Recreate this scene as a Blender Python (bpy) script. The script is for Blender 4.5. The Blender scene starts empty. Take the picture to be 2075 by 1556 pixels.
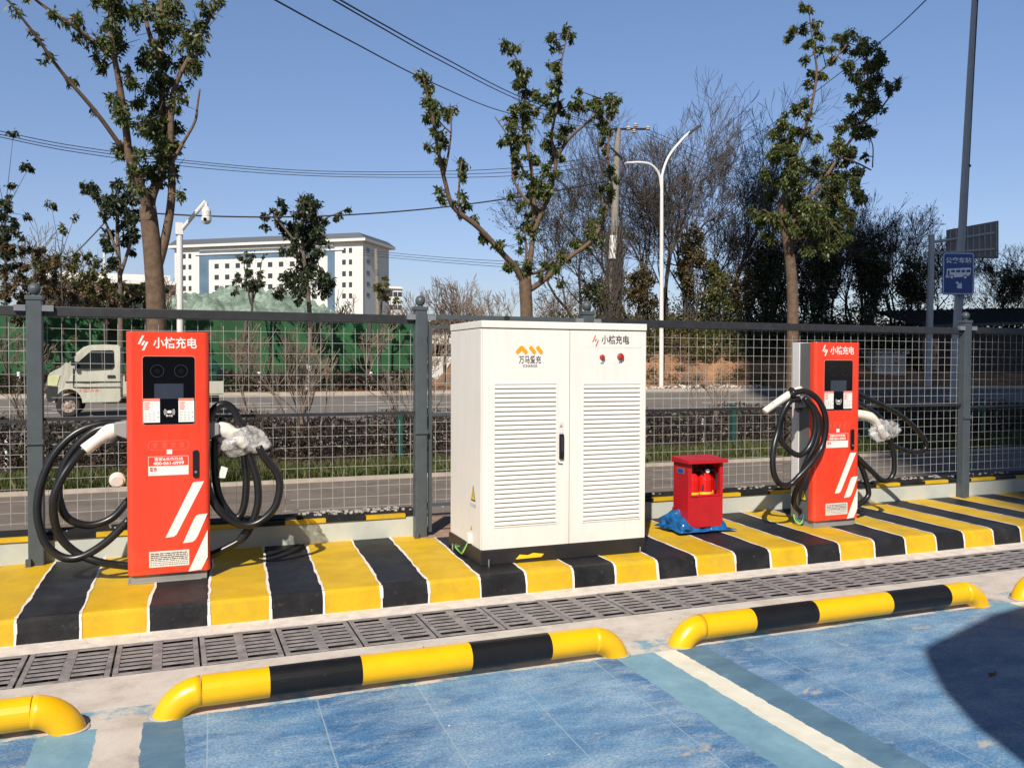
import bpy, bmesh, math, random
import numpy as np
from mathutils import Vector, Matrix
R = math.radians
random.seed(7); rng = np.random.default_rng(7)
scene = bpy.context.scene
col = scene.collection

# ------------------------------------------------------------------ camera
H = 1.5
FPX, YAW, PITCH, ROLL = 1738.5, R(21.519), R(1.349), R(.198)
fw = Vector((math.sin(YAW), math.cos(YAW), 0)); rt = Vector((math.cos(YAW), -math.sin(YAW), 0)); up = Vector((0, 0, 1))
f2 = fw*math.cos(PITCH) - up*math.sin(PITCH); u2 = up*math.cos(PITCH) + fw*math.sin(PITCH)
r3 = rt*math.cos(ROLL) + u2*math.sin(ROLL); u3 = -rt*math.sin(ROLL) + u2*math.cos(ROLL)
cam = bpy.data.cameras.new('camera'); cam.sensor_width = 36; cam.lens = 36*FPX/2075
cam.clip_start = .05; cam.clip_end = 6000
co = bpy.data.objects.new('camera', cam); col.objects.link(co)
M = Matrix((r3, u3, -f2)).transposed().to_4x4(); M.translation = Vector((0, 0, H)); co.matrix_world = M
scene.camera = co

# ------------------------------------------------------------------ sky, sun, exposure
SUN_AZ, SUN_EL = R(33), R(42)          # direction the light travels: azimuth from +Y towards +X
wd = bpy.data.worlds.new('World'); scene.world = wd; wd.use_nodes = True
nt = wd.node_tree; bg = nt.nodes['Background']
sky = nt.nodes.new('ShaderNodeTexSky'); sky.sky_type = 'NISHITA'; sky.sun_disc = False
sky.sun_elevation = SUN_EL; sky.sun_rotation = math.pi + SUN_AZ
sky.air_density = 1.0; sky.dust_density = .4; sky.ozone_density = 1.6
tn = nt.nodes.new('ShaderNodeMix'); tn.data_type = 'RGBA'; tn.blend_type = 'MULTIPLY'; tn.inputs[0].default_value = 1; tn.inputs[7].default_value = (1.0, .97, 1.16, 1)
tc = nt.nodes.new('ShaderNodeTexCoord'); sp = nt.nodes.new('ShaderNodeSeparateXYZ'); nt.links.new(tc.outputs['Generated'], sp.inputs[0])
cr = nt.nodes.new('ShaderNodeValToRGB'); cr.color_ramp.elements[0].position = 0; cr.color_ramp.elements[0].color = (.66, .63, .725, 1); cr.color_ramp.elements[1].position = .42; cr.color_ramp.elements[1].color = (1.0, 1.05, 1.17, 1)
e2 = cr.color_ramp.elements.new(.14); e2.color = (.86, .84, .97, 1)
e3 = cr.color_ramp.elements.new(.66); e3.color = (.10, .12, .16, 1)
nt.links.new(sp.outputs[2], cr.inputs[0])
vm = nt.nodes.new('ShaderNodeVectorMath'); vm.operation = 'SCALE'; vm.inputs[3].default_value = 1.9; nt.links.new(cr.outputs[0], vm.inputs[0])
nt.links.new(vm.outputs[0], tn.inputs[7])
nt.links.new(sky.outputs[0], tn.inputs[6]); nt.links.new(tn.outputs[2], bg.inputs[0]); bg.inputs[1].default_value = .052
sl = bpy.data.lights.new('sun', 'SUN'); sl.energy = 5.0; sl.angle = R(.5); sl.color = (1, .94, .865)
so = bpy.data.objects.new('sun', sl); col.objects.link(so)
ld = Vector((math.sin(SUN_AZ)*math.cos(SUN_EL), math.cos(SUN_AZ)*math.cos(SUN_EL), -math.sin(SUN_EL)))
so.rotation_euler = ld.to_track_quat('-Z', 'Y').to_euler()
scene.view_settings.view_transform = 'Standard'; scene.view_settings.look = 'None'
scene.view_settings.exposure = 0.26; scene.view_settings.gamma = 1
scene.cycles.max_bounces = 6; scene.cycles.transparent_max_bounces = 12

# ------------------------------------------------------------------ geometry helpers
def ray(px, py): return f2 + r3*((px-1037.5)/FPX) - u3*((py-778)/FPX)
def at(px, py, Y):                      # world point seen at photo pixel, on the vertical plane y = Y
    d = ray(px, py); return Vector((0, 0, H)) + d*(Y/d.y)
def atz(px, py, z):
    d = ray(px, py); return Vector((0, 0, H)) + d*((z-H)/d.z)
def atd(px, py, D): return Vector((0, 0, H)) + ray(px, py)*D
ORG = {}
def tag(o, label=None, cat=None, group=None, kind=None):
    if label: o['label'] = label
    if cat: o['category'] = cat
    if group: o['group'] = group
    if kind: o['kind'] = kind
    return o
def thing(name, label, cat, loc, group=None):
    o = bpy.data.objects.new(name, None); col.objects.link(o); o.location = loc; o.empty_display_size = .1
    ORG[o.as_pointer()] = Vector(loc); return tag(o, label, cat, group)
class MB:
    def __init__(s): s.v = []; s.f = []; s.m = []; s.mi = 0
    def face(s, pts):
        n = len(s.v); s.v += [tuple(p) for p in pts]; s.f.append(tuple(range(n, n+len(pts)))); s.m.append(s.mi)
    def mesh(s, vs, fs):
        n = len(s.v); s.v += [tuple(p) for p in vs]
        for f in fs: s.f.append(tuple(i+n for i in f)); s.m.append(s.mi)
    def box(s, x0, x1, y0, y1, z0, z1):
        v = [(x, y, z) for z in (z0, z1) for y in (y0, y1) for x in (x0, x1)]
        s.mesh(v, [(0, 2, 3, 1), (4, 5, 7, 6), (0, 1, 5, 4), (2, 6, 7, 3), (0, 4, 6, 2), (1, 3, 7, 5)]); return s
    def beam(s, a, b, w, h, upv=(0, 0, 1)):          # box section from a to b
        a = Vector(a); b = Vector(b); d = (b-a).normalized(); sx = d.cross(Vector(upv))
        if sx.length < 1e-4: sx = d.cross(Vector((1, 0, 0)))
        sx.normalize(); sy = sx.cross(d).normalized(); sx *= w/2; sy *= h/2
        v = [p+i*sx+j*sy for p in (a, b) for i, j in ((-1, -1), (1, -1), (1, 1), (-1, 1))]
        s.mesh(v, [(0, 1, 2, 3), (7, 6, 5, 4), (0, 4, 5, 1), (1, 5, 6, 2), (2, 6, 7, 3), (3, 7, 4, 0)]); return s
    def tube(s, pts, rad, n=8, cap=True):
        pts = [Vector(p) for p in pts]; k = len(pts)
        rs = rad if hasattr(rad, '__len__') else [rad]*k
        d0 = (pts[1]-pts[0]).normalized(); a = d0.orthogonal().normalized(); base = len(s.v)
        for i, p in enumerate(pts):
            if i == 0: d = pts[1]-pts[0]
            elif i == k-1: d = pts[-1]-pts[-2]
            else: d = pts[i+1]-pts[i-1]
            if d.length < 1e-9: d = d0
            d.normalize(); a = (a - d*a.dot(d))
            if a.length < 1e-6: a = d.orthogonal()
            a.normalize(); b = d.cross(a)
            for j in range(n):
                t = 2*math.pi*j/n; q = p + (a*math.cos(t)+b*math.sin(t))*rs[i]; s.v.append(tuple(q))
        for i in range(k-1):
            for j in range(n):
                j2 = (j+1) % n; s.f.append((base+i*n+j, base+i*n+j2, base+(i+1)*n+j2, base+(i+1)*n+j)); s.m.append(s.mi)
        if cap:
            s.f.append(tuple(base+j for j in reversed(range(n)))); s.m.append(s.mi)
            s.f.append(tuple(base+(k-1)*n+j for j in range(n))); s.m.append(s.mi)
        return s
    def cyl(s, c, r, h, n=20, axis=(0, 0, 1), r2=None):
        c = Vector(c); return s.tube([c, c+Vector(axis)*h], [r, r if r2 is None else r2], n)
    def lathe(s, c, prof, n=20):
        c = Vector(c); base = len(s.v); k = len(prof)
        for r, z in prof:
            for j in range(n):
                t = 2*math.pi*j/n; s.v.append((c.x+r*math.cos(t), c.y+r*math.sin(t), c.z+z))
        for i in range(k-1):
            for j in range(n):
                j2 = (j+1) % n; s.f.append((base+i*n+j, base+i*n+j2, base+(i+1)*n+j2, base+(i+1)*n+j)); s.m.append(s.mi)
        s.f.append(tuple(base+j for j in reversed(range(n)))); s.m.append(s.mi)
        s.f.append(tuple(base+(k-1)*n+j for j in range(n))); s.m.append(s.mi); return s
    def prism(s, poly, off):                          # poly: 3D pts, extruded by vector off
        off = Vector(off); a = [Vector(p) for p in poly]; n = len(a)
        s.mesh(a+[p+off for p in a], [tuple(range(n)), tuple(range(2*n-1, n-1, -1))]+[(i, i+n, (i+1) % n+n, (i+1) % n) for i in range(n)]); return s
    def build(s, name, mats, parent=None, smooth=False, bevel=0, seg=2):
        me = bpy.data.meshes.new(name); g = parent
        while g is not None and g.as_pointer() not in ORG: g = g.parent
        o0 = ORG[g.as_pointer()] if g is not None else Vector((0, 0, 0))
        vs = np.array(s.v, dtype=np.float64) - np.array(o0)
        me.from_pydata([tuple(x) for x in vs], [], s.f)
        if not isinstance(mats, (list, tuple)): mats = [mats]
        for m in mats: me.materials.append(m)
        me.polygons.foreach_set('material_index', s.m)
        if smooth: me.polygons.foreach_set('use_smooth', [True]*len(s.f))
        me.update()
        bm = bmesh.new(); bm.from_mesh(me)
        if len(s.f) < 6000: bmesh.ops.recalc_face_normals(bm, faces=bm.faces)
        bm.to_mesh(me); bm.free()
        o = bpy.data.objects.new(name, me); col.objects.link(o); o.parent = parent
        if bevel:
            b = o.modifiers.new('bevel', 'BEVEL'); b.width = bevel; b.segments = seg; b.limit_method = 'ANGLE'; b.angle_limit = R(35)
            if hasattr(b, 'harden_normals'): b.harden_normals = False
        return o
def smooth_path(pts, k=8):
    P = [Vector(p) for p in pts]; P = [P[0]*2-P[1]]+P+[P[-1]*2-P[-2]]; out = []
    for i in range(1, len(P)-2):
        for j in range(k):
            t = j/k; a, b, c, d = P[i-1:i+3]
            out.append(.5*((2*b)+(c-a)*t+(2*a-5*b+4*c-d)*t*t+(3*b-a-3*c+d)*t**3))
    out.append(P[-2]); return out
def rrect(x0, x1, z0, z1, r, Y, n=5):
    out = []
    for cx, cz, a0 in ((x1-r, z1-r, 0), (x0+r, z1-r, 90), (x0+r, z0+r, 180), (x1-r, z0+r, 270)):
        for i in range(n+1):
            a = R(a0+90*i/n); out.append(Vector((cx+r*math.cos(a), Y, cz+r*math.sin(a))))
    return out
def text(s, size, pos, mat, parent, name='lettering', xd=(1, 0, 0), ud=(0, 0, 1), width=None, align='CENTER', bold=0.0):
    cu = bpy.data.curves.new(name, 'FONT'); cu.body = s; cu.size = size; cu.align_x = align; cu.align_y = 'CENTER'; cu.offset = bold; cu.extrude = .0006; cu.resolution_u = 3
    t = bpy.data.objects.new(name, cu); col.objects.link(t)
    dg = bpy.context.evaluated_depsgraph_get(); me = bpy.data.meshes.new_from_object(t.evaluated_get(dg))
    col.objects.unlink(t); bpy.data.objects.remove(t)
    me.name = name; xd = Vector(xd).normalized(); ud = Vector(ud).normalized(); nd = xd.cross(ud)
    if width:
        xs = [v.co.x for v in me.vertices]; w = max(xs)-min(xs); k = width/w
        for v in me.vertices: v.co.x *= k
    org = ORG[parent.as_pointer()] if parent.as_pointer() in ORG else ORG[parent.parent.as_pointer()]
    pos = Vector(pos)-org
    for v in me.vertices: v.co = pos + xd*v.co.x + ud*v.co.y + nd*v.co.z
    me.materials.clear(); me.materials.append(mat)
    o = bpy.data.objects.new(name, me); col.objects.link(o); o.parent = parent; return o

# ------------------------------------------------------------------ materials
def nmat(name):
    m = bpy.data.materials.new(name); m.use_nodes = True; t = m.node_tree; return m, t, t.nodes['Principled BSDF']
def N(t, typ, **kw):
    n = t.nodes.new(typ)
    for k, v in kw.items(): setattr(n, k, v)
    return n
def noise(t, scale, detail=4, rough=.55, vec=None, dist=0):
    n = N(t, 'ShaderNodeTexNoise'); n.inputs['Scale'].default_value = scale; n.inputs['Detail'].default_value = detail
    n.inputs['Roughness'].default_value = rough; n.inputs['Distortion'].default_value = dist
    if vec: t.links.new(vec, n.inputs['Vector'])
    return n.outputs['Fac']
def ramp(t, fac, stops, interp='LINEAR'):
    n = N(t, 'ShaderNodeValToRGB'); n.color_ramp.interpolation = interp; e = n.color_ramp.elements
    while len(e) < len(stops): e.new(.5)
    for i, (p, c) in enumerate(stops):
        e[i].position = p; e[i].color = (c, c, c, 1) if not hasattr(c, '__len__') else (*c[:3], 1)
    t.links.new(fac, n.inputs[0]); return n.outputs[0]
def mix(t, fac, a, b, mode='MIX'):
    n = N(t, 'ShaderNodeMix', data_type='RGBA', blend_type=mode)
    for sck, val in ((n.inputs[0], fac), (n.inputs[6], a), (n.inputs[7], b)):
        if isinstance(val, (int, float)): sck.default_value = val
        elif isinstance(val, (tuple, list)): sck.default_value = (*val[:3], 1)
        else: t.links.new(val, sck)
    return n.outputs[2]
def math_(t, op, a, b=None, c=None):
    n = N(t, 'ShaderNodeMath', operation=op)
    for i, v in enumerate((a, b, c)):
        if v is None: continue
        if isinstance(v, (int, float)): n.inputs[i].default_value = v
        else: t.links.new(v, n.inputs[i])
    return n.outputs[0]
def wpos(t):
    g = N(t, 'ShaderNodeNewGeometry'); return g.outputs['Position']
def bump(t, p, h, strength=.3, dist=.01):
    b = N(t, 'ShaderNodeBump'); b.inputs['Strength'].default_value = strength; b.inputs['Distance'].default_value = dist
    t.links.new(h, b.inputs['Height']); t.links.new(b.outputs[0], p.inputs['Normal'])
def mat(name, c, rough=.6, metal=0, var=.12, scale=6, bmp=0, bscale=60, spec=.5, coat=0, dirt=None, dirtcol=(.25, .2, .14)):
    m, t, p = nmat(name); pos = wpos(t)
    p.inputs['Roughness'].default_value = rough; p.inputs['Metallic'].default_value = metal
    p.inputs['Specular IOR Level'].default_value = spec; p.inputs['Coat Weight'].default_value = coat
    f = noise(t, scale, 5, .6, pos)
    c2 = tuple(x*(1-var) for x in c); c3 = tuple(min(1, x*(1+var)) for x in c)
    o = ramp(t, f, [(.3, c2), (.7, c3)])
    if dirt:
        d = ramp(t, noise(t, scale*2.3, 8, .7, pos), [(dirt, 0), (min(1, dirt+.15), 1)]); o = mix(t, d, o, dirtcol)
    t.links.new(o, p.inputs['Base Color'])
    if bmp: bump(t, p, noise(t, bscale, 6, .6, pos), bmp, .004)
    return m
def leafmat(name, cols, trans=.25, rough=.45):
    m, t, p = nmat(name); g = N(t, 'ShaderNodeNewGeometry'); k = len(cols)
    c = ramp(t, g.outputs['Random Per Island'], [(i/max(1, k-1), x) for i, x in enumerate(cols)])
    t.links.new(c, p.inputs['Base Color']); p.inputs['Roughness'].default_value = rough
    tr = N(t, 'ShaderNodeBsdfTranslucent'); t.links.new(mix(t, .5, c, (.12, .16, .02)), tr.inputs[0])
    ms = N(t, 'ShaderNodeMixShader'); ms.inputs[0].default_value = trans
    t.links.new(p.outputs[0], ms.inputs[1]); t.links.new(tr.outputs[0], ms.inputs[2])
    t.links.new(ms.outputs[0], t.nodes['Material Output'].inputs[0]); return m
# ---- painted surfaces
def floormat():
    m, t, p = nmat('parking paint'); pos = wpos(t)
    wob = N(t, 'ShaderNodeSeparateXYZ'); 
    nz = N(t, 'ShaderNodeTexNoise'); nz.inputs['Scale'].default_value = 9; nz.inputs['Detail'].default_value = 8; nz.inputs['Roughness'].default_value = .7; t.links.new(pos, nz.inputs['Vector'])
    v = N(t, 'ShaderNodeVectorMath', operation='MULTIPLY_ADD'); t.links.new(nz.outputs['Color'], v.inputs[0]); v.inputs[1].default_value = (.045, .07, 0); t.links.new(pos, v.inputs[2])
    v2 = N(t, 'ShaderNodeVectorMath', operation='SUBTRACT'); t.links.new(v.outputs[0], v2.inputs[0]); v2.inputs[1].default_value = (.0225, .035, 0)
    t.links.new(v2.outputs[0], wob.inputs[0]); X, Y = wob.outputs[0], wob.outputs[1]
    sx = N(t, 'ShaderNodeSeparateXYZ'); t.links.new(pos, sx.inputs[0]); X0, Y0 = sx.outputs[0], sx.outputs[1]
    # concrete
    st = N(t, 'ShaderNodeMapping'); st.inputs['Scale'].default_value = (1, 2.0, 1); t.links.new(pos, st.inputs[0]); svec = st.outputs[0]
    conc = ramp(t, noise(t, 5, 9, .7, pos), [(.3, (.40, .345, .29)), (.5, (.56, .50, .43)), (.75, (.66, .60, .53))])
    # plank tint (strips of roller paint, .42 m wide, long in Y)
    xs = math_(t, 'ADD', math_(t, 'MULTIPLY', Y0, -.04), X0)
    cell = math_(t, 'FLOOR', math_(t, 'DIVIDE', math_(t, 'ADD', xs, .03), .46))
    wn = N(t, 'ShaderNodeTexWhiteNoise', noise_dimensions='1D'); t.links.new(cell, wn.inputs['W'])
    blue_a = ramp(t, noise(t, 3.2, 6, .6, svec), [(.25, (.045, .13, .27)), (.5, (.075, .20, .39)), (.75, (.15, .30, .47))])
    tint = ramp(t, wn.outputs['Value'], [(0, (.78, .86, .90)), (.5, (1.0, 1.0, .98)), (1, (1.25, 1.14, 1.04))])
    blue = mix(t, 1, blue_a, tint, 'MULTIPLY')
    chalk = ramp(t, noise(t, 2.3, 9, .72, svec), [(.42, 0), (.64, .8)])
    blue = mix(t, chalk, blue, (.27, .40, .53))
    broad = ramp(t, noise(t, .9, 5, .6, pos), [(.35, (.80, .82, .85)), (.65, (1.18, 1.12, 1.05))]); blue = mix(t, 1, blue, broad, 'MULTIPLY')
    dust = ramp(t, noise(t, 5.5, 9, .75, svec, .8), [(.53, 0), (.66, .6)]); blue = mix(t, dust, blue, (.36, .42, .47))
    grit = ramp(t, noise(t, 85, 4, .75, pos), [(.40, .62), (.62, 1.4)])
    blue = mix(t, .8, blue, grit, 'MULTIPLY')
    # joints
    fr = math_(t, 'FRACT', math_(t, 'DIVIDE', math_(t, 'ADD', xs, .03), .46))
    jt = math_(t, 'LESS_THAN', fr, .012)
    blue = mix(t, math_(t, 'MULTIPLY', jt, .8), blue, (.30, .40, .46))
    # peeled patches
    pm = ramp(t, noise(t, 2.6, 10, .62, svec, .6), [(.63, 0), (.69, .8)])
    blue = mix(t, pm, blue, (.50, .43, .34))
    # zones repeating per bay (2.62 m): bay coordinate measured from the right edge of a line
    bx = math_(t, 'MULTIPLY', math_(t, 'FRACT', math_(t, 'DIVIDE', math_(t, 'SUBTRACT', X, -.14), 2.59)), 2.59)
    bx = math_(t, 'SUBTRACT', bx, 0)
    teal = ramp(t, noise(t, 5, 8, .7, pos), [(.3, (.12, .25, .34)), (.6, (.20, .36, .44)), (.8, (.36, .48, .53))])
    grayb = ramp(t, noise(t, 4, 8, .7, svec), [(.3, (.06, .13, .20)), (.6, (.10, .20, .28)), (.8, (.2, .3, .36))])
    line = ramp(t, noise(t, 6, 6, .6, pos), [(.3, (.60, .57, .46)), (.7, (.78, .75, .63))])
    z = mix(t, math_(t, 'LESS_THAN', bx, .17), blue, grayb)
    z = mix(t, math_(t, 'GREATER_THAN', bx, 2.23), z, teal)
    z = mix(t, math_(t, 'GREATER_THAN', bx, 2.46), z, line)
    z = mix(t, math_(t, 'LESS_THAN', X, -.13), z, mix(t, math_(t, 'LESS_THAN', X, -.30), conc, mix(t, math_(t, 'LESS_THAN', X, -.52), teal, blue)))
    # front border: pale teal then bare concrete
    nearpipe = math_(t, 'GREATER_THAN', Y, 3.86)
    z = mix(t, nearpipe, z, mix(t, ramp(t, noise(t, 3.5, 8, .7, pos), [(.42, 0), (.5, 1)]), teal, conc))
    z = mix(t, math_(t, 'GREATER_THAN', Y, 4.06), z, conc)
    t.links.new(z, p.inputs['Base Color']); p.inputs['Roughness'].default_value = .62
    bump(t, p, noise(t, 120, 4, .7, pos), .5, .004); return m
def paint_y():
    m, t, p = nmat('yellow road paint'); pos = wpos(t)
    c = ramp(t, noise(t, 5, 6, .6, pos), [(.3, (.52, .315, .003)), (.6, (.64, .395, .004)), (.85, (.72, .46, .02))])
    sc = ramp(t, noise(t, 3.1, 9, .7, pos), [(.50, 0), (.68, .5)]); c = mix(t, sc, c, (.36, .25, .035))
    d = ramp(t, noise(t, 38, 6, .7, pos), [(.68, 0), (.72, .5)]); c = mix(t, d, c, (.25, .18, .05))
    t.links.new(c, p.inputs['Base Color']); p.inputs['Roughness'].default_value = .55; bump(t, p, noise(t, 45, 6, .65, pos), .35, .006); return m
def paint_k():
    m, t, p = nmat('black road paint'); pos = wpos(t); p.inputs['Specular IOR Level'].default_value = .22
    c = ramp(t, noise(t, 6, 6, .6, pos), [(.3, (.008, .008, .009)), (.7, (.020, .020, .022))])
    d = ramp(t, noise(t, 22, 9, .8, pos), [(.60, 0), (.68, .7)]); c = mix(t, d, c, (.11, .09, .07)); d2 = ramp(t, noise(t, 3.3, 6, .7, pos), [(.5, 0), (.7, .5)]); c = mix(t, d2, c, (.05, .046, .045))
    t.links.new(c, p.inputs['Base Color']); p.inputs['Roughness'].default_value = .5; bump(t, p, noise(t, 40, 6, .65, pos), .4, .006); return m
K = {}
K['floor'] = floormat(); K['yellow'] = paint_y(); K['black'] = paint_k()
K['whitepaint'] = mat('white edge paint', (.72, .66, .60), .7, var=.15, scale=20)
K['concrete'] = mat('concrete', (.42, .38, .33), .85, var=.25, scale=9, bmp=.4, dirt=.62)
K['paleconc'] = mat('pale concrete', (.64, .57, .50), .85, var=.2, scale=12, bmp=.4, dirt=.64)
K['iron'] = mat('grate composite', (.22, .20, .195), .6, metal=.0, var=.4, scale=12, bmp=.4, dirt=.56, dirtcol=(.22, .19, .17))
K['pit'] = mat('drain pit', (.01, .01, .01), .9)  # near-black colour stands in for the shade in a recess
K['pipey'] = mat('yellow pipe enamel', (.80, .43, .003), .33, var=.06, scale=8, spec=.5, dirt=.67, dirtcol=(.42, .25, .03))
K['pipek'] = mat('black pipe enamel', (.010, .010, .011), .38, spec=.3, var=.2, scale=9, dirt=.67, dirtcol=(.25, .25, .25))
K['red'] = mat('charger red enamel', (.76, .050, .018), .33, var=.03, scale=2, coat=.2)
K['silver'] = mat('silver rear shell', (.62, .60, .57), .4, var=.06)
K['grayside'] = mat('gray side panel', (.11, .11, .108), .45, var=.08)
K['graybase'] = mat('gray steel base', (.24, .23, .21), .5, var=.15, dirt=.62)
K['glass'] = mat('black glass panel', (.004, .004, .005), .12, var=.1)
K['screen'] = mat('display glass', (.035, .043, .06), .1, var=.1)
K['ring'] = mat('ring print', (.022, .022, .022), .4)
K['white'] = mat('white print', (.80, .77, .70), .5, var=.03)
K['offred'] = mat('pale red print', (.78, .22, .16), .5, var=.03)
K['printred'] = mat('red print', (.68, .06, .04), .5, var=.05)
K['printgray'] = mat('gray print', (.42, .42, .42), .5, var=.1)
K['darkprint'] = mat('dark print', (.03, .03, .035), .5)
K['blackpl'] = mat('black plastic', (.010, .010, .011), .35, var=.2)
K['graypl'] = mat('gray plastic', (.27, .27, .26), .45, var=.08)
K['darkgray'] = mat('dark gray plastic', (.05, .05, .052), .45, var=.08)
K['rubber'] = mat('cable rubber', (.012, .0115, .0115), .33, var=.3, scale=9, dirt=.7, dirtcol=(.06, .055, .05))
K['guncream'] = mat('cream connector shell', (.74, .68, .58), .4, var=.05)
K['cream'] = mat('cabinet cream paint', (.78, .735, .66), .42, var=.025, scale=2.2, dirt=.70, dirtcol=(.66, .61, .53))
K['seam'] = mat('seam shadow gap', (.02, .018, .015), .8)  # near-black colour stands in for shade in the gaps
K['plinth'] = mat('dark plinth paint', (.018, .016, .016), .5, var=.3, dirt=.68, dirtcol=(.2, .18, .14))
K['orange'] = mat('orange print', (.88, .33, .008), .5, var=.04)
K['warn'] = mat('warning yellow', (.82, .55, .02), .5, var=.05)
K['lampred'] = mat('red lamp lens', (.35, .012, .012), .15, var=.2, coat=.6)
K['green'] = mat('green print', (.03, .30, .14), .5)
K['wirey'] = mat('ground wire', (.45, .6, .05), .4, var=.1)
K['box_red'] = mat('extinguisher box red', (.45, .010, .016), .4, var=.12, scale=7, dirt=.74, dirtcol=(.35, .1, .1))
K['bottle_red'] = mat('extinguisher red', (.60, .010, .008), .25, var=.05)
K['bluefilm'] = mat('blue plastic film', (.012, .10, .28), .2, var=.5, scale=14, coat=.3)
K['post'] = mat('fence post gray-blue', (.068, .082, .088), .42, var=.12, scale=10, dirt=.70, dirtcol=(.2, .2, .19))
K['rail'] = mat('fence rail dark', (.026, .026, .028), .45, var=.25, scale=14, dirt=.7, dirtcol=(.12, .1, .08))
K['wire'] = mat('galvanised wire', (.46, .45, .42), .5, metal=.0, var=.2)
K['steel'] = mat('bright steel', (.5, .5, .5), .3, metal=.8)
K['wall'] = mat('low wall render', (.46, .47, .41), .85, var=.10, scale=4, bmp=.3, dirt=.70, dirtcol=(.30, .26, .2))
K['asphalt'] = mat('road asphalt', (.165, .145, .125), .8, var=.18, scale=1.2, bmp=.3, bscale=90)
K['path'] = mat('path asphalt', (.155, .125, .10), .85, var=.22, scale=2.5, bmp=.4, bscale=90)
K['soil'] = mat('soil', (.13, .085, .05), .95, var=.4, scale=5, bmp=.6)
K['kerbst'] = mat('kerb stone', (.40, .34, .27), .85, var=.2, scale=6, dirt=.6)
K['base'] = mat('far ground', (.12, .10, .065), .95, var=.4, scale=.4)
K['line'] = mat('lane paint', (.55, .55, .5), .7, var=.2, scale=8)
K['bark'] = mat('camphor bark', (.125, .078, .048), .9, var=.35, scale=14, bmp=.9, bscale=55)
K['bark2'] = mat('gray bark', (.13, .10, .075), .9, var=.35, scale=14)
K['twig'] = mat('bare twig', (.055, .044, .036), .9, var=.3, scale=3)
K['twigpale'] = mat('pale twig', (.17, .125, .09), .9, var=.3, scale=3)
K['lime'] = mat('lime wash', (.72, .70, .66), .9, var=.1)
K['leaf'] = leafmat('camphor leaves', [(.035, .052, .012), (.070, .095, .020), (.11, .135, .030), (.17, .18, .055), (.045, .065, .016), (.09, .10, .03)], .32)
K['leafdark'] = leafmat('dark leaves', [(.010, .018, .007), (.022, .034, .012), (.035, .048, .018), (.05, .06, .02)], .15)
K['leafbrown'] = leafmat('brown scrub', [(.05, .045, .018), (.10, .065, .025), (.16, .10, .035), (.05, .055, .02), (.09, .05, .02)], .2, .6)
K['leafolive'] = leafmat('olive leaves', [(.05, .06, .015), (.10, .10, .025), (.14, .12, .03), (.03, .045, .012)], .25)
K['hedge'] = leafmat('purple hedge leaves', [(.014, .011, .010), (.032, .020, .019), (.06, .030, .026), (.026, .026, .013), (.045, .044, .02), (.10, .055, .042)], .2, .5)
K['grass'] = leafmat('verge grass', [(.03, .055, .010), (.06, .09, .016), (.10, .11, .028), (.16, .13, .05)], .3, .6)
K['hoard'] = mat('green hoarding turf', (.012, .080, .022), .8, var=.45, scale=.7)
K['net'] = mat('green dust net', (.21, .27, .215), .9, var=.5, scale=.8, bmp=1, bscale=5, dirt=.47, dirtcol=(.085, .14, .10))
K['dirt'] = mat('orange dirt bank', (.25, .13, .065), .95, var=.45, scale=.9, bmp=.8, bscale=4, dirt=.55, dirtcol=(.12, .09, .05))
K['rubble'] = mat('pale rubble', (.48, .44, .39), .85, var=.3)
K['bwhite'] = mat('office wall white', (.66, .64, .58), .7, var=.03, scale=.1)
K['bglass'] = mat('office curtain glass', (.10, .16, .21), .15, var=.2, scale=.2)
K['bwin'] = mat('office window dark', (.04, .045, .05), .2)
K['broof'] = mat('office roof gray', (.075, .085, .10), .6)
K['polewhite'] = mat('white pole enamel', (.68, .66, .62), .4, var=.05)
K['polegray'] = mat('gray pole enamel', (.33, .35, .36), .45, var=.06)
K['conpole'] = mat('spun concrete pole', (.23, .20, .165), .85, var=.2)
K['signblue'] = mat('sign blue', (.014, .060, .27), .4, var=.06)
K['signwhite'] = mat('sign white', (.88, .88, .88), .45, var=.04)
K['signback'] = mat('sign back metal', (.13, .125, .12), .5, var=.1)
K['cabpaint'] = mat('truck pale green-gray paint', (.46, .45, .36), .33, var=.05, scale=2, coat=.3, dirt=.72, dirtcol=(.3, .24, .16))
K['tyre'] = mat('tyre rubber', (.02, .019, .018), .8, var=.3)
K['rim'] = mat('rusty wheel rim', (.30, .24, .19), .5, var=.3, scale=20, dirt=.5, dirtcol=(.20, .08, .035))
K['truckglass'] = mat('truck side glass', (.012, .014, .014), .08)
K['brick'] = mat('tan brick wall', (.40, .25, .15), .85, var=.2, scale=2)
K['tower'] = mat('shade tower wall', (.42, .40, .37), .8, var=.06, scale=.1)
K['cable'] = mat('overhead cable', (.015, .015, .018), .6)
K['rooftile'] = mat('dark roof sheet', (.02, .02, .023), .6, var=.3)
K['ceramic'] = mat('insulator cream', (.55, .45, .33), .3)
def filmmat():
    m, t, p = nmat('clear plastic film'); pos = wpos(t)
    p.inputs['Base Color'].default_value = (.72, .70, .66, 1); p.inputs['Roughness'].default_value = .12; p.inputs['Specular IOR Level'].default_value = .8
    bump(t, p, noise(t, 16, 3, .5, pos, 1.5), .8, .02)
    tr = N(t, 'ShaderNodeBsdfTransparent'); ms = N(t, 'ShaderNodeMixShader')
    a = ramp(t, noise(t, 9, 3, .55, pos, 1.5), [(.38, .18), (.62, .62)]); t.links.new(a, ms.inputs[0])
    t.links.new(tr.outputs[0], ms.inputs[1]); t.links.new(p.outputs[0], ms.inputs[2])
    t.links.new(ms.outputs[0], t.nodes['Material Output'].inputs[0]); return m
K['film'] = filmmat()
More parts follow.
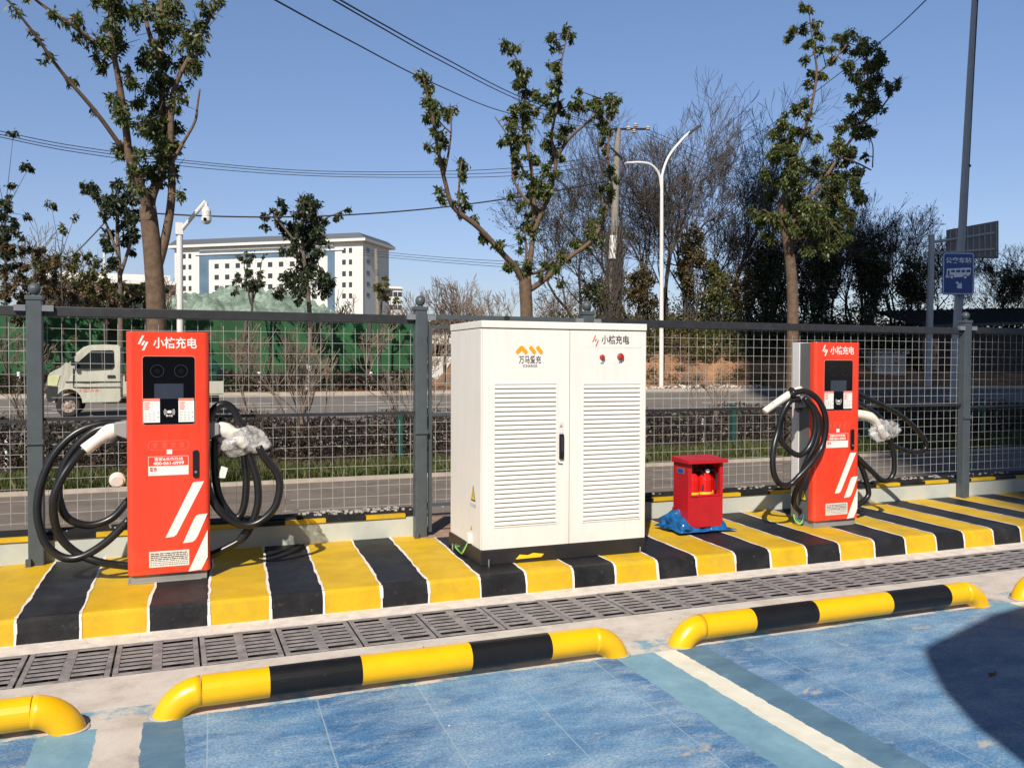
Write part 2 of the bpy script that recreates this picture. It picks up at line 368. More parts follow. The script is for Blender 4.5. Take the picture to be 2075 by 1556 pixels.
#PART2
def streak(m, amt=.10, col_=(.55, .50, .42)):
    t = m.node_tree; p = t.nodes['Principled BSDF']; l = p.inputs['Base Color'].links[0]; src = l.from_socket
    mp = N(t, 'ShaderNodeMapping'); mp.inputs['Scale'].default_value = (9, 9, .7); t.links.new(wpos(t), mp.inputs[0])
    f = ramp(t, noise(t, 1.6, 7, .65, mp.outputs[0]), [(.48, 0), (.72, amt)]); sp_ = N(t, 'ShaderNodeSeparateXYZ'); t.links.new(wpos(t), sp_.inputs[0])
    low = N(t, 'ShaderNodeMapRange'); low.inputs[1].default_value = .55; low.inputs[2].default_value = .2; low.inputs[3].default_value = 0; low.inputs[4].default_value = .30; t.links.new(sp_.outputs[2], low.inputs[0])
    g = math_(t, 'ADD', f, math_(t, 'MULTIPLY', low.outputs[0], ramp(t, noise(t, 14, 8, .75, wpos(t)), [(.45, 0), (.7, 1)])))
    t.links.new(mix(t, g, src, col_), p.inputs['Base Color'])
    p.inputs['Roughness'].default_value = max(.3, p.inputs['Roughness'].default_value)
streak(K['cream'], .22); streak(K['red'], .12, (.55, .16, .09)); streak(K['silver'], .25, (.35, .33, .3)); streak(K['cabpaint'], .4, (.25, .21, .15))
# ------------------------------------------------------------------ ground and setting
def sheet(name, x0, x1, y0, y1, z, m, thick=0):
    b = MB()
    if thick: b.box(x0, x1, y0, y1, z-thick, z)
    else: b.face([(x0, y0, z), (x1, y0, z), (x1, y1, z), (x0, y1, z)])
    return tag(b.build(name, m), kind='structure')
KZ = .136
sheet('ground', -2500, 2500, -900, 3500, -.30, K['base'])
sheet('parking_floor', -40, 45, -45, 4.48, 0, K['floor'], .2)
DX0, DX1 = -3.95, 13.1
# drain channel (concrete lips, pit and back wall coloured black as shade under the slots)
b = MB(); b.box(-40, 45, 4.983, 6.80, -.2, .002); tag(b.build('gutter_strip', K['paleconc']), kind='structure')
b = MB(); b.box(-40, 45, 4.48, 4.972, -.32, -.2); b.box(-40, 45, 4.972, 4.98, -.32, -.001); tag(b.build('drain_channel', K['pit']), kind='structure')
# raised island with painted stripes
fx = [(-.79+.33*i) for i in range(-11, 40)]
known = {-2: -1.12, -1: -1.12, 0: -.79, 1: -.48, 2: -.14, 3: .18, 4: .52, 5: .83, 6: 1.18, 7: 1.48, 8: 1.82, 9: 2.14, 10: 2.48, 11: 2.80, 12: 3.13, 13: 3.45, 14: 3.78, 15: 4.09, 16: 4.42, 17: 4.74, 18: 5.08, 19: 5.40, 20: 5.72, 21: 6.03, 22: 6.36}
fxs = []
for i in range(-11, 44):
    if 0 <= i <= 22: x = known[i]
    elif i < 0: x = -.79+.335*i
    else: x = 6.36+.322*(i-22)
    skew = .03 if i < 2 else (.09 if i < 10 else .06 + .01*min(8, max(0, i-10)))
    fxs.append((i, x, x+skew))
rr = random.Random(3)
b = MB(); w = MB(); YF, YB = 5.19, 6.62; NS = 14
def kline(xf, xb):                      # wobbling stripe edge: list of (x, y, z) down the face and back over the top
    a = rr.uniform(-.006, .006); P = [(xf+rr.uniform(-.004, .004), YF-.035, .0), (xf+rr.uniform(-.003, .003), YF-.028, .06), (xf, YF-.018, KZ-.022), (xf, YF+.002, KZ-.004), (xf+.002, YF+.03, KZ)]
    for k in range(1, NS+1):
        s = k/NS; P.append((xf+(xb-xf)*s+rr.uniform(-.006, .006), YF+.03+(YB-YF-.03)*s, KZ))
    return P
edges = [kline(xf, xb) for _, xf, xb in fxs]
for n, (i, xf, xb) in enumerate(fxs[:-1]):
    b.mi = 0 if i % 2 == 1 else 1       # odd index starts a yellow stripe
    A, B = edges[n], edges[n+1]
    for k in range(len(A)-1): b.face([A[k], B[k], B[k+1], A[k+1]])
b.mi = 0
isl = tag(b.build('painted_island', [K['yellow'], K['black']]), kind='structure')
for A in edges:
    for k in range(len(A)-1):
        n0 = Vector((0, -.004, .001)) if k < 3 else Vector((0, -.001, .003)); h0 = .0075+rr.uniform(-.003, .003); h1 = h0+rr.uniform(-.001, .001)
        a, c = Vector(A[k])+n0, Vector(A[k+1])+n0
        w.face([a+Vector((-h0, 0, 0)), a+Vector((h0, 0, 0)), c+Vector((h1, 0, 0)), c+Vector((-h1, 0, 0))])
tag(w.build('stripe_edge_lines', K['whitepaint']), kind='structure')
# beyond the fence: path, verge, road, far verge
sheet('footpath', -60, 70, 6.80, 11.0, -.01, K['path'], .2)
b = MB(); b.box(-60, 70, 11.0, 11.12, -.2, .03); tag(b.build('path_kerb', K['kerbst']), kind='structure')
sheet('verge_soil', -60, 70, 11.12, 15.2, .02, K['soil'], .2)
b = MB(); b.box(-60, 70, 15.2, 15.4, -.2, .16); b.box(-120, 160, 38.0, 38.25, -.2, .24); b.box(-120, 160, 19.0-.0, 19.06, .0, .1005)
tag(b.build('road_kerbs', K['kerbst']), kind='structure')
sheet('road', -120, 160, 15.4, 38.0, .10, K['asphalt'], .25)
b = MB()
for y in (26.6, 30.6):
    for i in range(-14, 24): b.box(i*6.0, i*6.0+3.2, y, y+.14, .099, .105)
b.box(-110, 150, 36.9, 37.05, .099, .105); b.box(-110, 150, 16.4, 16.55, .099, .105)
tag(b.build('lane_markings', K['line']), kind='structure')
def hill(name, x0, x1, y0, y1, nx, ny, fn, m, kind='structure'):
    b = MB(); xs = np.linspace(x0, x1, nx); ys = np.linspace(y0, y1, ny)
    vs = [(x, y, fn(x, y)) for y in ys for x in xs]
    fs = [(j*nx+i, j*nx+i+1, (j+1)*nx+i+1, (j+1)*nx+i) for j in range(ny-1) for i in range(nx-1)]
    b.mesh(vs, fs); return b.build(name, m, smooth=True)
from mathutils import noise as mn
def sstep(a, b_, x):
    t = min(1, max(0, (x-a)/(b_-a))); return t*t*(3-2*t)
def far_h(x, y):
    n = mn.noise(Vector((x*.35, y*.35, 3)))*.35 + mn.noise(Vector((x*1.1, y*1.1, 7)))*.16
    bank = sstep(17.5, 20.5, x)*sstep(39.3, 45, y)*3.1*(1-.25*sstep(30, 45, x))
    return .22 + bank*(1+.25*n) + n*.35*sstep(38.4, 40, y)*sstep(10, 19, x)
o = hill('far_verge', -60, 90, 38.25, 60, 190, 40, far_h, K['dirt']); tag(o, kind='structure')

# ------------------------------------------------------------------ low wall behind the island
WY = 6.58
t = thing('low_wall', 'low pale rendered wall behind the striped island, its top edge painted black and yellow', 'wall', (0, WY, 0))
b = MB(); b.box(-12, 1.80, WY, WY+.22, 0, .285); b.box(3.27, 20, WY, WY+.22, 0, .285)
b.build('wall', K['wall'], t)
b = MB(); x = -12.0; i = 0
while x < 20:
    L = .30+.05*rr.random(); x1 = min(x+L, 20)
    if not (x1 > 1.80 and x < 3.27):
        b.mi = 1 if i % 2 else 0
        b.box(x, x1, WY-.012, WY+.025+.01*rr.random()*(i % 2), .288, .318)
    x = x1; i += 1
b.build('edge_stripe', [K['black'], K['yellow']], t)
b = MB()
for (xa, xb) in ((-12, 1.80), (3.27, 20)): b.box(xa, xb, WY+.036, WY+.23, .27, .330)
b.build('black_top', mat('matt black wall top', (.022, .021, .020), .9, var=.3, spec=.15, scale=12, dirt=.60, dirtcol=(.09, .08, .07)), t)
b = MB()      # bits of leaf litter and stone on the wall top
for i in range(260):
    x = rr.uniform(.9, 1.7) if i % 3 == 0 else rr.uniform(4.9, 8.5) if i % 3 == 1 else rr.uniform(-1, 12)
    y = WY+rr.uniform(.05, .21); s = rr.uniform(.006, .022); b.box(x, x+s*1.3, y, y+s, .331, .331+s*.7)
tag(b.build('wall_litter', K['concrete']), 'small stones and leaf litter scattered along the black wall top', 'litter', kind='stuff')
# small paving at the gate opening
sheet('gate_paving', 1.83, 3.25, 6.45, 7.3, .140, mat('brick paving', (.30, .19, .13), .85, var=.35, scale=18, bmp=.5), .05)

# ------------------------------------------------------------------ mesh fence
t = thing('mesh_fence', 'gray-blue steel post and welded wire mesh fence along the back of the striped island', 'fence', (0, 6.5, KZ))
def post(x, ztop=1.90, w=.095):
    b = MB(); y0, y1 = 6.49, 6.57
    b.box(x-w/2, x+w/2, y0, y1, .10, ztop); p = b.build('post', K['post'], t, bevel=.006)
    b = MB(); b.box(x-w/2-.006, x+w/2+.006, y0-.006, y1+.006, ztop, ztop+.028)
    b.lathe((x, 6.53, ztop+.028), [(.02, 0), (.02, .012), (.03, .018), (.038, .035), (.040, .05), (.036, .066), (.022, .082), (.004, .088)], 18)
    b.build('finial', K['post'], p, smooth=False, bevel=.002)
    for sx in (x-w/2-.07, x+w/2):
        b = MB(); b.box(sx, sx+.07, y0-.004, y0+.03, ztop-.075, ztop-.035); b.build('clamp', K['steel'], p)
    b = MB(); b.box(x-w/2-.012, x-w/2+.02, y0-.03, y0, KZ, KZ+.05); b.build('foot_bracket', K['post'], p)
    b = MB(); b.box(x-.052, x+.052, y0-.012, y0-.0015, .95, .985); b.build('collar', K['post'], p)
    return p
for x in (-3.6, -.865, 1.80, 3.25, 7.60, 10.4, 13.2): post(x, 1.915 if x < 6 else 1.935)
def panel(xa, xb, ztop, zmid, zbot, hasmid=True):
    b = MB(); b.box(xa, xb, 6.515, 6.555, ztop-.066, ztop); b.build('top_rail', K['rail'], t, bevel=.004)
    b = MB(); b.box(xa, xb, 6.52, 6.55, zmid-.022, zmid); b.build('middle_rail', K['rail'], t)
    b = MB(); r = .00150; ph = rr.uniform(0, .04)
    n = int((xb-xa)/.088)
    for i in range(n+1):
        x = xa+.02+(xb-xa-.04)*i/n; d = rr.uniform(-.004, .004)
        b.tube([(x, 6.560, ztop-.06), (x+d, 6.563, (ztop+zbot)/2), (x+rr.uniform(-.004, .004), 6.560, zbot)], r, 4, False)
    k = int((ztop-zbot)/.0755)
    for i in range(k):
        z = zbot+.01+(ztop-.08-zbot)*i/(k-1); pts = [(xa+(xb-xa)*j/4, 6.566, z+rr.uniform(-.004, .004)) for j in range(5)]
        b.tube(pts, r, 4, False)
    b.build('wire_mesh', K['wire'], t)
panel(-3.55, -.915, 1.875, 1.115, .40); panel(-.815, 1.75, 1.875, 1.125, .385); panel(3.30, 7.55, 1.885, 1.105, .40); panel(7.65, 10.35, 1.895, 1.08, .40); panel(10.45, 13.15, 1.895, 1.08, .40)
b = MB()          # gate leaf between two posts, partly behind the cabinet
b.box(1.868, 1.893, 6.52, 6.545, .17, 1.80); b.box(3.165, 3.19, 6.52, 6.545, .17, 1.80); b.box(1.893, 3.165, 6.522, 6.543, 1.775, 1.80)
b.box(1.893, 3.165, 6.522, 6.543, 1.085, 1.110); b.box(1.893, 3.165, 6.522, 6.543, .37, .395); b.box(1.85, 3.20, 6.51, 6.55, 1.85, 1.885)
for z in (.35, 1.10, 1.66): b.box(1.85, 1.868, 6.515, 6.55, z, z+.05)
b.build('gate_frame', K['post'], t)
b = MB()
for i in range(14): b.tube([(1.93+i*.091, 6.548, .39), (1.93+i*.091, 6.548, 1.78)], 0.0016, 4, False)
for i in range(18): b.tube([(1.89, 6.552, .42+i*.077), (3.17, 6.552, .42+i*.077)], 0.0016, 4, False)
b.build('wire_mesh', K['wire'], t)

# ------------------------------------------------------------------ drain grates
def grate_proto(x0, w=.405):
    g = thing('drain_grate', 'gray slotted drain grate in the long channel in front of the striped island', 'drain grate', (x0, 4.73, 0), 'drain grates in a row along the island')
    b = MB(); y0, y1 = 4.49, 4.97; zt, zb = .004, -.004; e = .004
    b.box(x0+e, x0+.030, y0, y1, zb, zt); b.box(x0+w-.030, x0+w-e, y0, y1, zb, zt); b.box(x0+w/2-.024, x0+w/2+.024, y0, y1, zb, zt)
    for (xa, xb) in ((x0+.030, x0+w/2-.024), (x0+w/2+.024, x0+w-.030)):
        b.box(xa, xb, y0, y0+.028, -.003, zt-.001); b.box(xa, xb, y1-.028, y1, -.003, zt-.001)
        n = 7; p = (y1-y0-.056)/n
        for i in range(1, n): yy = y0+.028+p*i-.0; b.box(xa, xb, yy-.016, yy+.016, -.003, zt-.001)
    b.build('grate', K['iron'], g, bevel=.002, seg=1)
    b = MB(); b.cyl((x0+w/2, 4.73, zt-.002), .012, .004, 10); b.build('bolt', K['iron'], g); return g
g0 = grate_proto(DX0)
for i in range(1, 42):
    g = g0.copy(); col.objects.link(g); g.location = (DX0+.4065*i+.004, 4.73+rr.uniform(-.003, .003), rr.uniform(-.002, .002))
    for c in list(g0.children):
        d = c.copy(); col.objects.link(d); d.parent = g

b = MB(); r_ = random.Random(21)
for i in range(240):
    x, y = r_.uniform(-1.5, 8), r_.choice((r_.uniform(3.9, 4.4), r_.uniform(2.2, 4.4), r_.uniform(5.0, 5.13))); s_ = r_.uniform(.002, .007)*(2.0 if r_.random() < .05 else 1)
    P = [Vector((x+s_*r_.uniform(-1, 1), y+s_*r_.uniform(-1, 1), .002+s_*r_.uniform(0, 1.1))) for _ in range(4)]; b.mesh(P, [(0, 1, 2), (0, 2, 3), (0, 3, 1), (1, 3, 2)])
tag(b.build('grit', K['paleconc']), 'grit and small pale stones scattered over the blue floor and gutter', 'grit', kind='stuff')
for (x, y, a) in ((3.68, 2.98, .3), (1.2, 4.3, 1.2), (.35, 3.1, 2.0)):
    b = MB(); c_, s_ = math.cos(a), math.sin(a); q = [(-.035, 0, .004), (-.01, .014, .012), (.03, .006, .006), (.04, -.002, .016), (.008, -.014, .010)]
    b.face([(x+c_*u-s_*v, y+s_*u+c_*v, w_) for u, v, w_ in q]); b.face([(x+c_*u-s_*v, y+s_*u+c_*v, w_-.003) for u, v, w_ in q])
    tag(b.build('dead_leaf', K['bark']), {.3: 'curled dead leaf on the blue floor inside the dark shadow', 1.2: 'curled dead leaf on the concrete by the left wheel stop', 2.0: 'curled dead leaf on the blue floor near the bottom edge'}[a], 'leaf')
# ------------------------------------------------------------------ wheel stops
PR, PZ, PY = .066, .088, 3.90
def wheel_stop(xa, xb, label, bounds):
    t = thing('wheel_stop', label, 'wheel stop', ((xa+xb)/2, PY, 0), 'bent pipe wheel stops at the heads of the parking bays')
    ra = .14; yb = PY
    def elbow(x, s):
        pts = []
        for k in range(11):
            a = R(90*k/10); pts.append((x+s*(ra-ra*math.cos(a))*1.0, yb-.0-.0, -.03+(PZ+.03)*math.sin(a)))
        return pts
    # elbows sweep forward-down to a foot on the floor
    def el(x, s):
        pts = []
        for k in range(13):
            u = k/12; a = R(90*u); pts.append(Vector((x+s*ra*(1-math.sin(a)), yb-.0, PZ-(PZ+.05)*(1-math.cos(a)))))
        pts[-1].z = -.05; return pts
    L = el(xa, 1)[::-1]; Rr = el(xb, -1)
    full = L[:]; full = [Vector((xa+0, yb, -.05))]
    cuts = [xa+ra]+bounds+[xb-ra]
    def arc(x, s):
        return [Vector((x+s*(ra-ra*math.cos(R(a))), yb, PZ-ra*1.0+ra*math.sin(R(a)))) for a in range(0, 91, 9)]
    for s, x, name in ((1, xa, 'elbow'), (-1, xb, 'elbow')):
        b = MB(); b.tube(arc(x, s), PR, 24); b.build(name, K['pipey'], t, smooth=True)
        b = MB(); b.lathe((x, yb, 0), [(PR+.004, 0), (PR+.006, .004), (PR+.001, .006)], 20); b.build('foot_collar', K['concrete'], t)
    for i in range(len(cuts)-1):
        b = MB(); xs = np.linspace(cuts[i], cuts[i+1], 6); b.tube([(x, yb, PZ) for x in xs], PR+(.0006 if i % 2 else 0), 32, i in (0, len(cuts)-2))
        b.build('black_band' if i % 2 else 'yellow_band', K['pipek'] if i % 2 else K['pipey'], t, smooth=False)
    return t
def X3(px, py): return atz(px, py, PZ).x
def stopx(*pp): return [at(px, py, PY).x for px, py in pp]
wheel_stop(-.035, 2.125, 'yellow and black pipe wheel stop in front of the left charger and the cabinet', stopx((545, 1378), (730, 1350), (950, 1322), (1110, 1300)))
wheel_stop(2.50, 4.69, 'yellow and black pipe wheel stop in front of the extinguisher box and right charger', stopx((1520, 1250), (1645, 1232), (1795, 1215), (1912, 1200)))
wheel_stop(-2.57, -.40, 'pipe wheel stop cut off by the left edge, only its yellow end showing', [-2.1, -1.75, -1.30, -.92])
wheel_stop(5.06, 7.2, 'pipe wheel stop of which only a yellow tip shows at the right edge', [5.6, 5.95, 6.4, 6.8])
#PART3
# ------------------------------------------------------------------ charging stations
CW, CZ0, CZ1, CYF = .480, .19, 1.69, 5.72
def crinkle(c, r, seed, n=3, amp=.25):       # crumpled bag: displaced icosphere
    bm = bmesh.new(); bmesh.ops.create_icosphere(bm, subdivisions=n+1, radius=1)
    for v in bm.verts:
        p = v.co.copy(); d = 1+amp*mn.noise(p*1.3+Vector((seed, 0, 0)))-amp*1.0*abs(mn.noise(p*2.3+Vector((0, seed, 0))))-amp*.5*abs(mn.noise(p*5+Vector((seed, 3, 0))))+.1
        v.co = Vector(c)+Vector((p.x*r[0], p.y*r[1], p.z*r[2]))*d
    vs = [v.co.copy() for v in bm.verts]; bm.verts.index_update(); fs = [tuple(v.index for v in f.verts) for f in bm.faces]; bm.free(); return vs, fs
def charger(x0, label, left_tag=None):
    t = thing('charging_station', label, 'charging station', (x0+CW/2, CYF+.15, KZ))
    P = lambda u, v, d=.0: Vector((x0+u*CW, CYF-d, CZ0+v*(CZ1-CZ0)))
    b = MB(); b.box(x0+.02, x0+CW-.02, CYF+.02, CYF+.27, KZ, CZ0+.005); b.box(x0+.0, x0+CW-.05, CYF+.005, CYF+.28, KZ, KZ+.008); b.build('base', K['graybase'], t, bevel=.003)
    # red front shell with rounded vertical corners
    r = .035; pl = []
    for a in range(0, 91, 15): pl.append((x0+r-r*math.cos(R(a)), CYF+r-r*math.sin(R(a))))
    for a in range(0, 91, 15): pl.append((x0+CW-r+r*math.sin(R(a)), CYF+r-r*math.cos(R(a))))
    pl += [(x0+CW, CYF+.07), (x0, CYF+.07)]
    b = MB(); b.prism([(x, y, CZ0) for x, y in pl], (0, 0, CZ1-CZ0)); b.build('front_shell', K['red'], t, bevel=.0025)
    b = MB(); b.box(x0+.008, x0+CW-.008, CYF+.07, CYF+.20, CZ0, CZ1-.006); b.build('side_panel', K['grayside'], t)
    b = MB(); b.box(x0, x0+CW, CYF+.20, CYF+.29, CZ0, CZ1); b.build('rear_shell', K['silver'], t, bevel=.004)
    # black panel
    def flat(name, poly, m, d=.002, th=.003, parent=t):
        bb = MB(); bb.prism([p - Vector((0, d, 0)) for p in poly], (0, th, 0)); return bb.build(name, m, parent)
    U = lambda cx: (cx-65)/457; V = lambda cy: (1405-cy)/1320
    x_ = lambda u: x0+u*CW; z_ = lambda v: CZ0+v*(CZ1-CZ0)
    R_ = lambda a, b_, c, d, r=.002: rrect(x_(U(a)), x_(U(c)), z_(V(d)), z_(V(b_)), r, CYF)
    flat('panel_rim', R_(150, 216, 441, 591, .018), K['offred'], .0010)
    pn = flat('screen_panel', R_(153, 219, 438, 588, .016), K['glass'], .0030)
    scr = flat('display', R_(215, 367, 375, 449), K['screen'], .0042, parent=pn)
    for cx in (232, 362):
        b = MB(); c = Vector((x_(U(cx)), CYF-.0045, z_(V(298)))); n = 36
        for k in range(n):
            a0, a1 = 2*math.pi*k/n, 2*math.pi*(k+1)/n
            b.face([c+Vector((math.cos(a)*q, 0, math.sin(a)*q)) for a, q in ((a0, .036), (a1, .036), (a1, .0395), (a0, .0395))])
        for k in range(10):
            a0, a1 = 2*math.pi*k/10, 2*math.pi*(k+1)/10
            b.face([c+Vector((math.cos(a)*q, 0, math.sin(a)*q)) for a, q in ((a0, .010), (a1, .010), (a1, .0115), (a0, .0115))])
        b.build('ring_lamp', K['ring'], pn)
    for a, c in ((155, 245), (347, 434)):
        s = flat('info_sticker', R_(a, 447, c, 577), K['white'], .0045, parent=pn)
        bb = MB()
        def q(x0_, y0_, x1_, y1_): bb.prism([p-Vector((0, .0055, 0)) for p in R_(x0_, y0_, x1_, y1_, .0004)], (0, .001, 0))
        q(a, 447, c, 461); 
        for k in range(4): q(a+6, 468+k*11, a+36-(k % 2)*4, 474+k*11)
        bb.build('sticker_print', K['offred'], s)
        bb = MB()
        for k in range(6):
            for jj in range(3): q(a+6+jj*22, 520+k*9, a+20+jj*22+rr.randint(-3, 3), 523+k*9)
        q(a+50, 468, a+52, 506); q(c-14, 520, c-6, 527); q(c-14, 545, c-6, 552)
        bb.build('sticker_text', K['printgray'], s)
    bb = MB(); c = Vector((x_(U(297)), CYF-.0045, z_(V(521))))
    bb.prism([c+Vector((dx, 0, dz)) for dx, dz in ((-.012, -.006), (.008, -.009), (.013, 0), (.010, .009), (-.008, .009), (-.013, .004))], (0, .001, 0))
    for s in (-1, 1):
        for q_ in (.018, .024, .030):
            for k in range(6):
                a0, a1 = R(-38+76*k/6), R(-38+76*(k+1)/6)
                bb.face([c+Vector((s*math.cos(a)*w_, 0, math.sin(a)*w_)) for a, w_ in ((a0, q_), (a1, q_), (a1, q_+.002), (a0, q_+.002))])
    bb.build('card_reader_mark', K['white'], pn)
    text('刷卡区', .013, (c.x, CYF-.0045, c.z-.024), K['white'], pn, bold=.0003)
    # brand line
    bb = MB()
    def slash(px_, py_, L, w_):
        p = Vector((x_(U(px_)), CYF-.002, z_(V(py_)))); d = Vector((.42, 0, .907)); n_ = Vector((1, 0, 0))
        bb.prism([p, p+n_*w_, p+n_*w_+d*L, p+d*L], (0, .001, 0))
    slash(128, 153, .058, .013); slash(146, 160, .030, .011); slash(150, 187, .058, .013)
    bb.build('brand_mark', K['white'], t)
    text('小桔充电', .072, (x_(U(331)), CYF-.001, z_(V(150))), K['white'], t, width=.252, bold=.0012)
    # pill of icons
    def ringrect(a, b_, c, d, r, wd_, m, name, parent=t):
        o_ = rrect(x_(U(a)), x_(U(c)), z_(V(d)), z_(V(b_)), r, CYF-.0015); i_ = rrect(x_(U(a))+wd_, x_(U(c))-wd_, z_(V(d))+wd_, z_(V(b_))-wd_, r-wd_*.8, CYF-.0015)
        bb = MB(); n = len(o_)
        for k in range(n): bb.face([o_[k], o_[(k+1) % n], i_[(k+1) % n], i_[k]])
        return bb.build(name, m, parent)
    ringrect(180, 677, 404, 728, .026, .0015, K['offred'], 'icon_pill')
    bb = MB()
    for cx in (218, 268, 316, 364):
        c = Vector((x_(U(cx)), CYF-.0015, z_(V(697)))); n = 12
        for k in range(n):
            a0, a1 = 2*math.pi*k/n, 2*math.pi*(k+1)/n
            bb.face([c+Vector((math.cos(a)*q, 0, math.sin(a)*q)) for a, q in ((a0, .011), (a1, .011), (a1, .0125), (a0, .0125))])
        bb.face([c+Vector((dx, 0, dz)) for dx, dz in ((-.006, -.002), (.006, -.001), (.006, .002), (-.006, .001))])
        bb.face([c+Vector((dx, 0, dz)) for dx, dz in ((-.012, -.020), (.012, -.020), (.012, -.018), (-.012, -.018))])
    bb.build('pictograms', K['offred'], t)
    flat('square_sticker', R_(281, 726, 311, 751), K['white'], .002)
    ringrect(180, 762, 401, 866, .003, .002, K['white'], 'hotline_frame')
    text('客服&合作热线', .022, (x_(U(292)), CYF-.001, z_(V(779))), K['white'], t, width=.165, bold=.0004)
    text('400-061-0999', .026, (x_(U(292)), CYF-.001, z_(V(801))), K['white'], t, width=.178, bold=.0008)
    fl = flat('notice_strip', R_(182, 815, 400, 865), K['white'], .0015)
    text('警告', .028, (x_(U(208)), CYF-.0020, z_(V(834))), K['printred'], fl, width=.042, bold=.0005)
    bb = MB(); bb.prism([p-Vector((0, .0022, 0)) for p in R_(184, 856, 240, 858, .0003)], (0, .0008, 0)); bb.prism([p-Vector((0, .0022, 0)) for p in R_(240, 822, 330, 823, .0003)], (0, .0008, 0))
    bb.build('fine_print', K['printgray'], fl)
    # lock
    bb = MB(); bb.prism(rrect(x_(U(424)), x_(U(458)), z_(V(884)), z_(V(733)), .012, CYF-.012), (0, .013, 0)); hd = bb.build('lock_handle', K['blackpl'], t, bevel=.003)
    bb = MB(); bb.cyl((x_(U(441)), CYF-.0125, z_(V(853))), .008, .003, 12, (0, -1, 0)); bb.build('key_cylinder', K['steel'], hd)
    # big slashes
    def para(pts, name='white_slash'):
        bb = MB(); bb.prism([Vector((x_(U(a)), CYF-.0012, z_(V(c)))) for a, c in pts], (0, .0015, 0)); bb.build(name, K['white'], t)
    para([(427, 910), (487, 908), (340, 1180), (330, 1196), (315, 1205), (272, 1207)])
    para([(460, 1090), (506, 1088), (452, 1205), (438, 1228), (420, 1240), (368, 1244), (428, 1118), (440, 1098)])
    para([(506, 1180), (506, 1330), (470, 1396), (397, 1403)])
    npl = flat('name_plate', R_(182, 1280, 402, 1366), K['guncream'], .002)
    bb = MB(); rq = random.Random(5)
    for k in range(7):
        xx = 190
        while xx < 392:
            w_ = rq.uniform(6, 26) if k < 4 else rq.uniform(3, 12)
            bb.prism([p-Vector((0, .003, 0)) for p in R_(xx, 1290+k*10.5, min(394, xx+w_), 1295+k*10.5-(k > 3)*2, .0003)], (0, .0008, 0)); xx += w_+rq.uniform(2, 5)
    bb.build('plate_text', K['darkprint'], npl)
    return t
def holster(t, x, z, s, y=CYF+.13, letter=None):
    b = MB(); b.prism([(x, y-.055, z-.05), (x+s*.075, y-.055, z-.02), (x+s*.075, y-.055, z+.05), (x, y-.055, z+.06)], (0, .11, 0)); o = b.build('holster', K['graypl'] if not letter else K['darkgray'], t, bevel=.006)
    b = MB(); b.tube([(x+s*.05, y, z-.01), (x+s*.10, y, z-.07)], [.036, .030], 16); b.build('socket', K['darkgray'], o)
    return o
def cable(t, pts, r=.0245, name='cable'):
    b = MB(); b.tube(smooth_path(pts, 8), r, 14); return b.build(name, K['rubber'], t, smooth=True)
def gun(t, pts, rad):
    b = MB(); b.tube(smooth_path(pts, 6), rad, 16); return b.build('connector', K['guncream'], t, smooth=True)
def path3(pp, y0, y1, wob=0):
    n = len(pp); return [at(px, py, y0+(y1-y0)*i/(n-1)+wob*math.sin(i*1.7)) for i, (px, py) in enumerate(pp)]
def radl(pts, rs, k=6):
    out = []
    for i in range(len(rs)-1):
        for j in range(k): out.append(rs[i]+(rs[i+1]-rs[i])*j/k)
    return out+[rs[-1]]
def make_gun(t, pp, Y0, Y1, rs):
    P = path3(pp, Y0, Y1); return gun(t, P, radl(P, rs))
# left charger
t1 = charger(-.270, 'red charging station left of the cream cabinet, black cables looped on both its sides')
Yc = CYF+.14
holster(t1, -.270, at(240, 872, Yc).z, -1)
cable(t1, path3([(262, 1052), (215, 1098), (165, 1128), (125, 1128), (92, 1100), (76, 1045), (82, 985), (107, 925), (150, 880), (200, 860), (246, 858)], Yc-.02, Yc+.12))
cable(t1, path3([(262, 1012), (226, 1050), (180, 1064), (138, 1050), (121, 1015), (120, 975), (135, 932), (165, 893), (205, 868), (258, 868)], Yc+.10, Yc+.04))
cable(t1, path3([(172, 908), (148, 935), (122, 975), (108, 1018), (117, 1078), (150, 1116), (200, 1138), (262, 1147)], Yc-.02, Yc+.02, .02))
make_gun(t1, [(246, 872), (222, 876), (200, 890), (172, 912)], Yc, Yc-.03, [.046, .052, .036, .040])
b = MB(); c = at(238, 970, Yc-.04); b.cyl(c, .047, .03, 20, (0, -.9, -.3)); b.cyl(c+Vector((0, -.02, -.007)), .036, .018, 16, (0, -.9, -.3)); cp = b.build('connector_cap', K['guncream'], t1, bevel=.003)
b = MB(); b.tube(smooth_path([at(228, 885, Yc), at(232, 920, Yc-.02), at(237, 950, Yc-.03)]), .0035, 6); b.build('cap_strap', K['blackpl'], cp)
cable(t1, path3([(500, 872), (487, 856), (472, 829), (453, 819), (432, 832), (416, 871), (412, 923), (420, 983), (439, 1027), (468, 1054), (498, 1064), (528, 1056), (557, 1027), (567, 986), (560, 957), (538, 929), (524, 905)], Yc, Yc-.10))
cable(t1, path3([(452, 846), (438, 878), (435, 938), (442, 998), (461, 1035), (480, 1049), (494, 1027), (499, 975), (494, 915)], Yc+.04, Yc+.06))
cable(t1, path3([(500, 905), (510, 935), (521, 975), (523, 1013), (516, 1046), (504, 1074), (487, 1094), (453, 1113), (418, 1128)], Yc-.02, Yc+.02))
b = MB(); b.tube([at(503, 1074, Yc+.0), at(484, 1096, Yc+.01)], .029, 14); b.build('cable_gland', K['blackpl'], t1, smooth=False)
holster(t1, .195, at(440, 872, Yc).z, 1)
make_gun(t1, [(440, 868), (458, 872), (480, 884), (500, 905)], Yc, Yc-.02, [.046, .05, .036, .034])
v, f = crinkle(at(494, 893, Yc-.02), (.16, .08, .095), 3, 3, .36); b = MB(); b.mesh(v, f)
